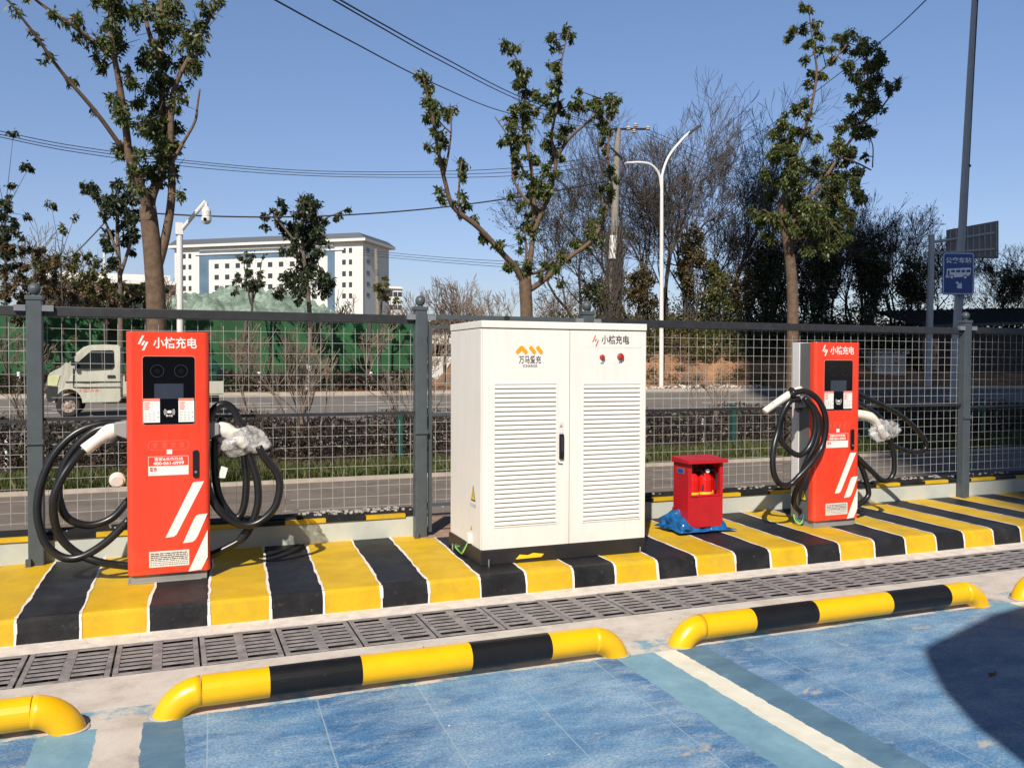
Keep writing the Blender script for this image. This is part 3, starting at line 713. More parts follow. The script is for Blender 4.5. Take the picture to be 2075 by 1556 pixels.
tag(b.build('plastic_bag', K['film'], smooth=True), 'crumpled clear plastic bag wrapped round the right connector of the left charger', 'plastic bag')
b = MB(); c = at(452, 958, Yc-.02); b.prism([c+Vector(q) for q in ((-.03, 0, -.03), (.012, 0, -.035), (.03, 0, .03), (-.01, 0, .045))], (0, .004, 0)); b.build('cable_tag', K['white'], t1)
# right charger
t2 = charger(4.972, 'red charging station right of the extinguisher box, its gray side and silver edge in view')
hb = holster(t2, 4.972, at(1620, 815, CYF+.10).z, -1, CYF+.10, 'A')
b = MB(); ha = at(1621, 815, CYF+.03); b.box(ha.x-.055, ha.x+.055, ha.y-.006, ha.y, ha.z-.045, ha.z+.05); hp = b.build('holster_face', K['graypl'], t2, bevel=.004)
text('A', .06, (ha.x, ha.y-.0066, ha.z+.003), K['darkprint'], hp, bold=.001)
Y2 = CYF+.10
cable(t2, path3([(1604, 797), (1632, 793), (1656, 808), (1671, 837), (1673, 873), (1664, 908), (1644, 938), (1620, 964), (1600, 982), (1579, 979), (1567, 954), (1567, 911), (1576, 873), (1584, 843), (1600, 814), (1618, 808)], CYF-.09, CYF-.05, .015), .024)
cable(t2, path3([(1609, 800), (1588, 830), (1580, 879), (1592, 905), (1618, 922), (1640, 905), (1652, 867), (1648, 831), (1630, 806)], CYF-.03, CYF-.05), .023)
cable(t2, [at(x, y, Yq) for x, y, Yq in ((1630, 806, CYF-.04), (1652, 830, CYF-.06), (1660, 868, CYF-.06), (1650, 905, CYF-.05), (1634, 935, CYF-.02), (1620, 975, CYF+.06), (1608, 1012, CYF+.12), (1616, 1032, CYF+.16), (1640, 1044, CYF+.22))], .023)
make_gun(t2, [(1622, 787), (1604, 797), (1580, 812), (1550, 833)], CYF+.02, CYF-.12, [.022, .034, .030, .026])
b = MB(); b.tube([at(1606, 790, CYF-.03), at(1596, 806, CYF-.05)], .030, 14); b.build('connector_grip', K['blackpl'], t2)
b = MB(); b.tube([at(1566, 816, CYF-.115), at(1574, 832, CYF-.09)], .0045, 6); b.build('connector_latch', K['darkprint'], t2)
cable(t2, path3([(1722, 790), (1786, 820), (1827, 843), (1860, 873), (1876, 897), (1872, 912), (1851, 916), (1812, 903), (1790, 880)], Y2+.06, Y2+.10), .022)
cable(t2, path3([(1722, 806), (1780, 843), (1799, 876), (1809, 911), (1812, 950), (1803, 971), (1786, 972), (1762, 950), (1726, 915)], Y2, Y2+.03), .023)
cable(t2, path3([(1722, 900), (1745, 945), (1758, 985), (1757, 1008), (1726, 1032)], Y2+.05, Y2+.05), .023)
make_gun(t2, [(1728, 838), (1762, 845), (1780, 862), (1796, 885)], Y2, Y2, [.04, .045, .03, .03])
v, f = crinkle(at(1790, 872, Y2-.01), (.165, .06, .10), 9, 3, .38); b = MB(); b.mesh(v, f)
tag(b.build('plastic_bag', K['film'], smooth=True), 'clear plastic bag hanging off the right side of the right charger', 'plastic bag')
def warn_tri(t, a, b_, c, m1='warn', n=None, name='warning_triangle'):
    a, b_, c = Vector(a), Vector(b_), Vector(c); n = (b_-a).cross(c-a).normalized() if n is None else Vector(n)
    bb = MB(); bb.prism([a+n*.001, b_+n*.001, c+n*.001], n*.001); o = bb.build(name, K['darkprint'], t)
    g = (a+b_+c)/3; bb = MB(); bb.prism([g+(p-g)*.74+n*.0025 for p in (a, b_, c)], n*.0005); bb.build('triangle_fill', K[m1], o)
    ux = (b_-a).normalized(); uz = (c-(a+b_)/2).normalized(); h = (c-(a+b_)/2).length; bb = MB(); g2 = (a+b_)/2+uz*h*.12+n*.0035
    bb.face([g2+ux*h*x+uz*h*z for x, z in ((.02, 0), (.10, .24), (.03, .24), (.06, .5), (-.07, .2), (.0, .2))]); bb.build('bolt_mark', K['darkprint'], o)
    return o
xs = 4.972+.008
warn_tri(t2, (xs, CYF+.175, .345), (xs, CYF+.095, .345), (xs, CYF+.135, .455), n=(-1, 0, 0))
for k, (colr, dx) in enumerate((('wirey', 0), ('green', .02), ('bluefilm', .035))):
    b = MB(); q = Vector((4.93, CYF+.20, KZ+.01)); b.tube(smooth_path([q+Vector((0, 0, .09)), q+Vector((-.03+dx, -.05, .04)), q+Vector((-.01+dx, -.09, .01)), q+Vector((.05, -.06, .05+dx)), q+Vector((.07, .0, .1))]), .004, 6); b.build('ground_wire', K[colr], t2)

# ------------------------------------------------------------------ power cabinet
CX0, CX1, CY0, CY1, CB, CT = 1.925, 3.185, 5.43, 6.13, .238, 1.79
t = thing('power_cabinet', 'tall cream two-door power cabinet with louvred doors on a dark plinth', 'electrical cabinet', ((CX0+CX1)/2, 5.78, KZ))
b = MB(); b.box(CX0-.012, CX1+.004, CY0-.006, CY1+.01, KZ, CB); pb = b.build('plinth', K['plinth'], t, bevel=.006)
for x, y in ((CX0+.045, CY0-.02), (CX1-.05, CY0-.02), (CX0-.03, CY1-.15)):
    b = MB(); b.cyl((x, y, KZ), .006, .045, 8); b.build('anchor_bolt', K['steel'], pb)
b = MB(); b.prism([(2.17, CY0-.0075, KZ+.028), (2.36, CY0-.0075, KZ+.03), (2.38, CY0-.0075, KZ+.05), (2.30, CY0-.0075, KZ+.062), (2.26, CY0-.0075, KZ+.05), (2.20, CY0-.0075, KZ+.058)], (0, .001, 0)); b.build('paint_smear', K['warn'], pb)
b = MB(); b.box(CX0, CX1, CY0+.02, CY1, CB, CT-.052); b.build('body', K['cream'], t, bevel=.004)
b = MB(); b.box(CX0-.004, CX1+.004, CY0-.004, CY1+.004, CT-.048, CT); b.build('lid', K['cream'], t, bevel=.004)
b = MB(); b.box(CX0+.004, CX1-.004, CY0+.03, CY1-.01, CT-.053, CT-.047); b.build('lid_shadow_gap', K['seam'], t)  # dark strip put in as the shade under the lid
for x, y in ((at(1027, 640, CY1-.2).x, CY1-.2), (at(1258, 645, CY1-.1).x, CY1-.1)):
    b = MB(); b.lathe((x, y, CT), [(.028, 0), (.028, .006), (.018, .012), (.018, .035), (.022, .04), (.022, .055), (.010, .062)], 16); b.build('lifting_eye', K['blackpl'], t)
DS = at(1154, 880, CY0).x
def facep(px, py, d=0): p = at(px, py, CY0-.001); p.y -= d; return p
def door(xa, xb, lx0, lx1, lz0, lz1, name):
    # door skin built round the louvre opening
    d = MB(); y0, y1 = CY0, CY0+.02; za, zb = CB+.004, CT-.056
    d.box(xa, lx0, y0, y1, za, zb); d.box(lx1, xb, y0, y1, za, zb); d.box(lx0, lx1, y0, y1, za, lz0); d.box(lx0, lx1, y0, y1, lz1, zb)
    o = d.build(name, K['cream'], t)
    m = MB(); n = 31; p = (lz1-lz0)/n
    for i in range(n):
        z = lz0+p*i
        m.prism([(lx0+.001, y0+.0135, z), (lx0+.001, y0-.006, z+.006), (lx0+.001, y0-.006, z+.011), (lx0+.001, y0-.001, z+p*.86), (lx0+.001, y0+.0135, z+p*.98)], (lx1-lx0-.002, 0, 0))
    m.build('louvre', K['cream'], o)
    m = MB(); m.box(lx0, lx1, y0+.014, y0+.019, lz0, lz1); m.build('louvre_back', K['seam'], o)  # dark sheet stands in for the shade between the slats
    m = MB(); w_ = .010
    for (a, b2, c, d2) in ((lx0-w_, lx1+w_, lz0-w_, lz0), (lx0-w_, lx1+w_, lz1, lz1+w_), (lx0-w_, lx0, lz0, lz1), (lx1, lx1+w_, lz0, lz1)): m.box(a, b2, y0-.004, y0-.0005, c, d2)
    m.build('louvre_rim', K['cream'], o, bevel=.0015)
    return o
l0, l1 = facep(1003, 780).x, facep(1127, 780).x; lz1 = facep(1003, 779).z; lz0 = facep(1003, 1067).z
dl = door(CX0+.003, DS-.003, l0, l1, lz0, lz1, 'door')
r0, r1 = facep(1183, 780).x, facep(1297, 780).x; rz1 = facep(1183, 779).z; rz0 = facep(1183, 1056).z
dr = door(DS+.003, CX1-.003, r0, r1, rz0, rz1, 'door')
b = MB(); b.box(DS-.003, DS+.003, CY0+.012, CY0+.019, CB, CT-.052); b.build('door_seam', K['seam'], t)
hx = facep(1137, 905).x; hz0, hz1 = facep(1137, 930).z, facep(1137, 879).z
b = MB(); b.prism(rrect(hx-.017, hx+.017, hz0, hz1, .008, CY0-.016), (0, .016, 0)); hh = b.build('handle', K['blackpl'], dl, bevel=.003)
b = MB(); b.prism(rrect(hx-.006, hx+.006, hz0+.05, hz1-.015, .004, CY0-.022), (0, .006, 0)); b.tube([(hx-.02, CY0-.004, hz0-.02), (hx-.02, CY0-.004, hz0-.032), (hx+.012, CY0-.004, hz0-.034)], .003, 6); b.build('lever', K['darkprint'], dl)
def sticker(a, b_, m, name, parent, d=.0015):
    p, q = facep(*a), facep(*b_); bb = MB(); bb.prism(rrect(p.x, q.x, q.z, p.z, .002, CY0-d-.001), (0, .001, 0)); return bb.build(name, m, parent)
s = sticker((1132, 855), (1142, 877), K['whitepaint'], 'door_sticker', dl)
c = facep(1137, 862); w_ = .011; warn_tri(dl, (c.x-w_, CY0-.003, c.z-.010), (c.x+w_, CY0-.003, c.z-.010), (c.x, CY0-.003, c.z+.011), n=(0, -1, 0))
# orange mark: rounded strokes
b = MB()
def bar(p, q, w_=.030):
    p = facep(*p); q = facep(*q); d = (q-p).normalized(); n_ = Vector((-d.z, 0, d.x)); pts = []
    for c_, s_ in ((q, 1), (p, -1)):
        for k in range(7):
            a = R(-90+30*k); pts.append(c_ + d*s_*math.cos(a)*w_/2*.6 + n_*s_*math.sin(a)*w_/2)
    off = len(b.v); b.prism([x - Vector((0, .0015+bar.n*.0004, 0)) for x in pts], (0, .001, 0)); bar.n += 1
bar.n = 0
bar((1048, 714), (1057, 704), .027); bar((1057, 704), (1066, 714), .027); bar((1075, 704), (1083, 714), .027); bar((1089, 704), (1097, 714), .027) 
b.build('brand_mark', K['orange'], dl)
c = facep(1074, 730); text('万马爱充', .058, (c.x, CY0-.001, c.z), K['darkgray'], dl, width=.165, bold=.0006)
c = facep(1074, 740); text('ICHARGE', .026, (c.x, CY0-.001, c.z-.006), K['darkprint'], dl, width=.105)
s = sticker((1184, 672), (1300, 705), K['whitepaint'] if False else K['cream'], 'brand_sticker', dr, .0004)
b = MB()
def sl_(px, py, L, m_): 
    bb = MB(); p = facep(px, py); p.y = CY0-.0035; d = Vector((.42, 0, .907)); bb.prism([p, p+Vector((.008, 0, 0)), p+Vector((.008, 0, 0))+d*L, p+d*L], (0, .001, 0)); bb.build('brand_stroke', K[m_], dr)
sl_(1200, 693, .05, 'printred'); sl_(1205, 692, .022, 'green'); sl_(1206, 702, .05, 'printred')
c = facep(1247, 690); text('小桔充电', .066, (c.x, CY0-.002, c.z), K['darkprint'], dr, width=.222, bold=.001)
for (px, py, r_) in ((1220, 724, .017), (1257, 723, .024)):
    c = facep(px, py); b = MB(); b.cyl((c.x, CY0, c.z), r_*1.15, .005, 20, (0, -1, 0)); rim = b.build('lamp_bezel', K['steel'] if r_ > .02 else K['lampred'], dr)
    b = MB(); b.tube([(c.x, CY0-.005, c.z), (c.x, CY0-.018, c.z), (c.x, CY0-.024, c.z)], [r_, r_*.9, r_*.5], 18); b.build('lamp_lens', K['lampred'], rim, smooth=False)
    text('电源' if r_ < .02 else '急停', .013, (c.x, CY0-.001, c.z-.042), K['darkprint'], dr)
def sidep(px, py):       # point of the left side face
    d = ray(px, py); return Vector((0, 0, H))+d*((CX0-.0005)/d.x)
p = sidep(959, 1000); warn_tri(t, (CX0, p.y+.045, p.z-.05), (CX0, p.y-.045, p.z-.05), (CX0, p.y, p.z+.06), n=(-1, 0, 0))
text('有电危险', .03, (CX0-.001, p.y, p.z-.082), K['printgray'], t, xd=(0, -1, 0))
p = sidep(955, 1070)
warn_tri(t, (CX0, p.y+.018, p.z-.01), (CX0, p.y-.018, p.z-.01), (CX0, p.y, p.z+.02), n=(-1, 0, 0))
p = sidep(954, 1088); b = MB(); b.box(CX0-.022, CX0, p.y-.02, p.y+.03, p.z-.04, p.z+.025); b.build('ground_terminal', K['white'], t, bevel=.003)
for dz in (0, .012):
    b = MB(); b.tube(smooth_path([(CX0-.02, p.y, p.z-.03), (CX0-.05, p.y+.03, p.z-.10-dz), (CX0-.045, p.y+.10, KZ+.03), (CX0-.06, p.y+.17, KZ+.07-dz), (CX0-.012, p.y+.2, KZ+.05)]), .004, 6); b.build('ground_wire', K['wirey' if dz else 'green'], t)

# ------------------------------------------------------------------ fire extinguisher box
EX0, EX1, EY0, EY1 = 3.845, 4.178, 5.88, 6.10
ez0, ez1, ezm = .215, .70, .43
t = thing('extinguisher_box', 'open red steel fire extinguisher box standing on crumpled blue plastic', 'extinguisher box', (4.0, 6.0, KZ))
b = MB(); w_ = .014
b.box(EX0, EX0+w_, EY0, EY1, ez0, ez1); b.box(EX1-w_, EX1, EY0, EY1, ez0, ez1); b.box(EX0+w_, EX1-w_, EY1-w_, EY1, ez0, ez1); b.box(EX0+w_, EX1-w_, EY0+.02, EY1-w_, ez0, ez0+.012)
b.build('body', K['box_red'], t, bevel=.002)
b = MB(); b.box(EX0+.014, EX1-.014, EY0-.004, EY0+.012, ez0-.035, ezm-.004); b.build('front_flap', K['box_red'], t, bevel=.003)
b = MB(); b.box(EX0+.014, EX1-.014, EY0+.002, EY0+.030, ezm, ezm+.014); b.build('front_sill', K['box_red'], t, bevel=.002)
for xa_, xb_ in ((EX0+.014, EX0+.035), (EX1-.030, EX1-.014)):
    b = MB(); b.box(xa_, xb_, EY0+.001, EY0+.02, ezm+.014, ez1-.008); b.build('front_frame', K['box_red'], t)
b = MB(); b.prism([(EX0-.02, EY0-.035, ez1), (EX0-.02, EY0-.035, ez1+.028), (EX0-.02, EY1, ez1+.045), (EX0-.02, EY1, ez1)], (EX1-EX0+.045, 0, 0)); ld_ = b.build('lid', K['box_red'], t, bevel=.003)
b = MB(); b.box(EX0-.004, EX0, EY0+.06, EY0+.16, ez1-.09, ez1-.045); hd = b.build('side_handle', K['steel'], t)
b = MB(); b.box(EX0-.0055, EX0-.0042, EY0+.07, EY0+.15, ez1-.082, ez1-.052); b.build('handle_recess', K['signblue'], hd)
def extinguisher(x, y, label, gauge=True):
    e = thing('fire_extinguisher', label, 'fire extinguisher', (x, y, ez0+.012)); z = ez0+.012
    b = MB(); b.lathe((x, y, z), [(.055, 0), (.062, .01), (.062, .33), (.055, .36), (.035, .385), (.02, .39)], 22); b.build('cylinder', K['bottle_red'], e, smooth=False, bevel=.002)
    b = MB(); b.cyl((x, y, z+.385), .016, .02, 12); b.box(x-.012, x+.05, y-.01, y+.01, z+.405, z+.418); b.beam((x-.01, y, z+.425), (x+.055, y, z+.45), .016, .006); b.build('valve', K['blackpl'], e)
    if gauge:
        b = MB(); b.cyl((x-.0, y-.035, z+.405), .017, .012, 16, (0, -1, 0)); g = b.build('gauge', K['white'], e)
        b = MB(); b.tube([(x, y-.048, z+.40), (x+.006, y-.0485, z+.41)], .0015, 5); b.build('needle', K['darkprint'], g)
    b = MB(); n = 14
    for k in range(n):
        a0, a1 = R(200+110*k/n), R(200+110*(k+1)/n)
        b.face([(x+.0630*math.cos(a), y+.0630*math.sin(a), zz) for a, zz in ((a0, z+.205), (a1, z+.205), (a1, z+.235), (a0, z+.235))])
    b.build('label_band', K['warn'], e)
    b = MB(); b.tube(smooth_path([(x+.02, y-.01, z+.405), (x+.07, y-.03, z+.41), (x+.09, y-.035, z+.36), (x+.075, y-.05, z+.25)]), .008, 8); b.build('hose', K['blackpl'], e)
extinguisher(3.930, 5.962, 'red extinguisher with a yellow safety pin, the left one inside the box', False)
extinguisher(4.052, 5.958, 'red extinguisher with a round white gauge, the middle one inside the box')
extinguisher(4.112, 6.02, 'extinguisher half hidden in shade behind the one with the gauge', False)
# crumpled blue plastic: skirt around the base
b = MB(); rb = random.Random(11); nseg = 90; rings = []
for k, (off, z) in enumerate(((-.03, .30), (.008, .27), (.022, .25), (.045, .21), (.035, .17), (.075, .145), (.06, .139))):
    ring = []
    for i in range(nseg):
        a = 2*math.pi*i/nseg; hx_, hy_ = (EX1-EX0)/2+off, (EY1-EY0)/2+off
        sc = 1/max(abs(math.cos(a))/hx_, abs(math.sin(a))/hy_)
        lft = max(0, -math.cos(a)); n_ = mn.noise(Vector((math.cos(a)*3, math.sin(a)*3, k*1.1)))
        x = 4.01+math.cos(a)*sc*(1+.16*n_)-.09*lft*(k > 1)*(.5+.5*mn.noise(Vector((a, k*2, 1)))); y = 6.0+math.sin(a)*sc*(1+.12*n_)
        fr = max(0, -math.sin(a)); zz = z - (.115*fr if k < 5 else 0) + .035*mn.noise(Vector((a*6, k*3, 5)))*(k < 5) + lft*.02
        ring.append((x, y, max(zz, .138+.004*k)))
    rings.append(ring)
vs = [p for r_ in rings for p in r_]; fs = [(k*nseg+i, k*nseg+(i+1) % nseg, (k+1)*nseg+(i+1) % nseg, (k+1)*nseg+i) for k in range(len(rings)-1) for i in range(nseg)]
b.mesh(vs, fs); o = b.build('plastic_sheet', K['bluefilm'], smooth=True); tag(o, 'crumpled shiny blue plastic film under the red extinguisher box', 'plastic sheet')
v, f = crinkle((4.195, 6.06, .26), (.03, .04, .06), 4, 2, .4); b = MB(); b.mesh(v, f); b.build('plastic_fold', K['bluefilm'], None).parent = o
#PART4
# ------------------------------------------------------------------ vegetation helpers
def leaf_arrays(C, L, W, droop=.5, n_r=None):
    n = len(C); r_ = n_r or rng
    d = r_.normal(size=(n, 3)); d[:, 2] -= droop*1.6; d /= np.linalg.norm(d, axis=1)[:, None]
    a = r_.normal(size=(n, 3)); s = np.cross(d, a); s /= np.linalg.norm(s, axis=1)[:, None]+1e-9
    Ls = (L*r_.uniform(.65, 1.25, n))[:, None]; Ws = (W*r_.uniform(.7, 1.2, n))[:, None]
    nn = np.cross(d, s)
    p0 = C; p1 = C+d*Ls*.45+s*Ws*.5+nn*Ws*.15; p2 = C+d*Ls-nn*Ls*.12; p3 = C+d*Ls*.45-s*Ws*.5+nn*Ws*.15
    return np.stack([p0, p1, p2, p3], 1).reshape(-1, 3)
def quad_obj(name, V, m, parent=None):
    g = parent
    while g is not None and g.as_pointer() not in ORG: g = g.parent
    o0 = np.array(ORG[g.as_pointer()]) if g is not None else np.zeros(3)
    V = (V-o0).astype(np.float32); n = len(V)//4
    me = bpy.data.meshes.new(name); me.vertices.add(len(V)); me.vertices.foreach_set('co', V.ravel())
    me.loops.add(4*n); me.loops.foreach_set('vertex_index', np.arange(4*n, dtype=np.int32))
    me.polygons.add(n); me.polygons.foreach_set('loop_start', np.arange(0, 4*n, 4, dtype=np.int32)); me.polygons.foreach_set('loop_total', np.full(n, 4, np.int32))
    me.materials.append(m); me.update(calc_edges=True); me.validate()
    o = bpy.data.objects.new(name, me); col.objects.link(o); o.parent = parent; return o
def blob_points(c, r, n, shell=.35):
    d = rng.normal(size=(n, 3)); d /= np.linalg.norm(d, axis=1)[:, None]
    q = rng.uniform(shell, 1, n)**.6
    return np.array(c)+d*(q[:, None])*np.array(r)
def clump_points(c, r, n, sub=7):
    # uneven cluster: several little tufts inside a blob
    cs = blob_points(c, np.array(r)*.75, sub, .2); out = []
    for s in cs: out.append(blob_points(s, np.array(r)*rng.uniform(.28, .5), max(2, int(n/sub*rng.uniform(.5, 1.5))), .05))
    return np.concatenate(out)
class Twigs:           # fast 3-sided tubes from numpy segments
    def __init__(s): s.a = []; s.b = []; s.ra = []; s.rb = []
    def seg(s, a, b, ra, rb): s.a.append(a); s.b.append(b); s.ra.append(ra); s.rb.append(rb)
    def obj(s, name, m, parent):
        A = np.array(s.a, float); B = np.array(s.b, float); ra = np.array(s.ra)[:, None]; rb = np.array(s.rb)[:, None]
        d = B-A; d /= np.linalg.norm(d, axis=1)[:, None]+1e-9; u = np.cross(d, [.31, .77, .2]); u /= np.linalg.norm(u, axis=1)[:, None]+1e-9; v = np.cross(d, u)
        Q = []
        for k in range(3):
            t0, t1 = 2*math.pi*k/3, 2*math.pi*(k+1)/3
            e0 = u*math.cos(t0)+v*math.sin(t0); e1 = u*math.cos(t1)+v*math.sin(t1)
            Q.append(np.stack([A+e0*ra, A+e1*ra, B+e1*rb, B+e0*rb], 1))
        return quad_obj(name, np.stack(Q, 1).reshape(-1, 3), m, parent)
def grow(tw, p, d, L, r, lvl, rnd, split=(2, 3), spread=.5, shrink=.72, up_=.15, tips=None, wig=.12, rmin=.004):
    p = np.array(p, float); d = np.array(d, float); n = 4; seg = L/n
    for i in range(n):
        d = d+rnd.normal(size=3)*wig; d[2] += up_*.3; d /= np.linalg.norm(d); q = p+d*seg
        r1 = max(rmin, r*(1-.10)); tw.seg(p, q, r, r1); r = r1; p = q
        if lvl > 0 and i >= 1 and rnd.random() < .55:
            e = d+rnd.normal(size=3)*spread*1.1; e /= np.linalg.norm(e)
            grow(tw, p, e, L*shrink*rnd.uniform(.6, 1), max(rmin, r*.5), lvl-1, rnd, split, spread, shrink, up_, tips, wig, rmin)
        if tips is not None and lvl <= 1: tips.append(p.copy())
    if lvl > 0:
        for _ in range(rnd.integers(split[0], split[1]+1)):
            e = d+rnd.normal(size=3)*spread; e /= np.linalg.norm(e)
            grow(tw, p, e, L*shrink*rnd.uniform(.75, 1.1), max(rmin, r*.68), lvl-1, rnd, split, spread, shrink, up_, tips, wig, rmin)
def bare_tree(name, label, base, h, lvl, seed, m='twig', group=None, spread=.42, r0=None, tips_leaf=None, ntr=1, lean=.1, cat='tree', rmin=.012, leafsz=.12, nleaf=0, up_=.15, trunk=.28):
    rnd = np.random.default_rng(seed); t = thing(name, label, cat, base, group); tw = Twigs(); tips = []
    for k in range(ntr):
        d = np.array([rnd.normal()*lean, rnd.normal()*lean, 1.0]); d /= np.linalg.norm(d)
        b0 = np.array(base)+np.array([rnd.normal()*.12, rnd.normal()*.12, 0])*(ntr > 1)
        grow(tw, b0, d, h*trunk*rnd.uniform(.9, 1.15), (r0 or h*.02), lvl, rnd, spread=spread, tips=tips, rmin=rmin, up_=up_)
    tw.obj('branches', K[m], t)
    if tips_leaf and nleaf:
        T = np.array(tips); idx = rnd.integers(0, len(T), nleaf); C = T[idx]+rnd.normal(size=(nleaf, 3))*h*.022
        quad_obj('leaves', leaf_arrays(C, leafsz, leafsz*.5, .4, rnd), K[tips_leaf], t)
    return t
def limb(tw_mb, pts, r0, r1, n=10):
    P = smooth_path(pts, 5); k = len(P); tw_mb.tube(P, [r0+(r1-r0)*i/(k-1) for i in range(k)], n)
def street_tree(name, label, Y, base_px, limbs, clusters, seed, leafL=.088, leafW=.034, dens=1.0, mbark='bark', mleaf='leaf', group=None, depth=.9, zb=.02, cat='tree', twf=1.0):
    rnd = random.Random(seed); base = at(base_px, 735, Y); base.z = zb
    t = thing(name, label, cat, base, group); trunk = None
    allp = []
    S = (at(1037, 500, Y)-at(1038, 500, Y)).length   # metres per pixel at this depth
    for k, L in enumerate(limbs):
        pts = []; yo = L.get('dy', 0)
        for i, (px, py) in enumerate(L['p']):
            s = i/max(1, len(L['p'])-1); pts.append(at(px, py, Y+yo*s))
        if L.get('root'): pts = [Vector((pts[0].x, Y, zb-.1))]+pts
        b = MB(); limb(b, pts, L['r'][0]*S, L['r'][1]*S, 12 if L.get('root') else 8)
        o = b.build('trunk' if L.get('root') else 'limb', K[mbark], t, smooth=True)
        if L.get('root'): trunk = o
        allp += [(p, L['r'][1]) for p in smooth_path(pts, 4)]
    AP = np.array([tuple(p) for p, _ in allp]); C = []; tw = Twigs()
    for (px, py, r) in clusters:
        # put the tuft at the depth of the nearest limb
        d = ray(px, py); q0 = np.array(at(px, py, Y)); j = np.argmin(((AP[:, [0, 2]]-q0[[0, 2]])**2).sum(1)); yy = AP[j][1]+rnd.uniform(-.35, .35)*depth*(Y/12)
        c = np.array(at(px, py, yy)); rr_ = r*S*(1.32 if Y < 20 else 1.0)
        n = int(dens*(r*.95)**2*.8)+12
        C.append(clump_points(c, (rr_, rr_*1.0, rr_), n, max(4, int(r/3))))
        a = AP[j]; tw.seg(a, c, .012*twf*(Y/12), .005*twf*(Y/12))
        for _ in range(4):
            e = c+rng.normal(size=3)*rr_*.6; tw.seg(c, e, .006*twf*(Y/12), .003*twf*(Y/12))
    tw.obj('twigs', K[mbark], t)
    quad_obj('crown', leaf_arrays(np.concatenate(C), leafL, leafW, .9), K[mleaf], t)
    return t
def along(poly, r, step, jit=.5, keep=1.0, seed=1):
    rnd = random.Random(seed); out = []
    for (a, b_) in zip(poly[:-1], poly[1:]):
        L = math.hypot(b_[0]-a[0], b_[1]-a[1]); n = max(1, int(L/step))
        for i in range(n):
            if rnd.random() > keep: continue
            s = (i+rnd.random())/n; out.append((a[0]+(b_[0]-a[0])*s+rnd.gauss(0, r*jit), a[1]+(b_[1]-a[1])*s+rnd.gauss(0, r*jit), r*rnd.uniform(.7, 1.15)))
    return out
# ---- three street trees standing in the hedge strip behind the fence
TY = 13.0
a_ = [(296, 415), (286, 380), (264, 329), (256, 267), (243, 177), (230, 103), (222, 0), (214, -110)]
b_ = [(304, 411), (318, 370), (329, 341), (331, 247), (325, 123), (327, 0), (322, -140)]
c_ = [(318, 545), (337, 473), (348, 391), (346, 288), (352, 185), (391, 103), (430, 25), (462, -60)]
d_ = [(250, 304), (193, 226), (123, 144), (70, 70), (16, 0), (-25, -60)]
e_ = [(234, 122), (165, 66), (82, 8), (40, -30)]
cl = along(a_, 17, 13, .75, .9, 1)+along(b_, 18, 12, .85, .9, 2)+along(c_[2:], 15, 13, .8, .9, 3)+along(d_[1:], 9, 30, .4, .75, 4)+along(e_, 11, 22, .5, .8, 5)
cl += [(290, 250, 22), (300, 190, 24), (300, 120, 22), (270, 30, 26), (235, 30, 26), (380, 60, 24), (375, 90, 22), (345, 60, 26), (360, 20, 26), (300, 260, 20), (275, 215, 20), (265, 355, 16), (245, 320, 12), (355, 345, 16), (300, 345, 16), (70, 68, 12), (96, 115, 11), (150, 38, 14), (395, 130, 14), (300, 20, 18), (200, 5, 14), (412, 8, 16), (360, 395, 14), (340, 300, 20), (250, 235, 14), (330, 60, 22), (290, 320, 14)]
cl = [(q[0], q[1], q[2]*.85) for q in cl if q[1] > -150 and not (q[1] > 385 and q[0] < 340)]
street_tree('camphor_tree', 'tall leafy street tree with forked trunk rising behind the left charger', TY, 318,
    [dict(root=1, p=[(318, 860), (317, 650), (313, 560), (306, 480), (299, 420)], r=(17, 13.5)), dict(p=[(301, 470)]+a_, r=(8.5, 2.4), dy=-.5), dict(p=[(308, 470)]+b_, r=(9.5, 2.4), dy=.6), dict(p=c_, r=(8, 1.5), dy=.3),
     dict(p=d_, r=(3.8, 1.0), dy=-1.0), dict(p=e_, r=(4, 1.5), dy=-.7), dict(p=[(370, 292), (395, 247), (400, 215), (405, 181)], r=(2.4, 1.4)), dict(p=[(348, 330), (370, 292)], r=(3, 2.4)), dict(p=[(290, 400), (275, 370), (262, 360)], r=(6, 3), dy=.3), dict(p=[(325, 120), (300, 60), (290, -20), (285, -80)], r=(4, 2), dy=.5)],
    cl, 1, dens=.62)
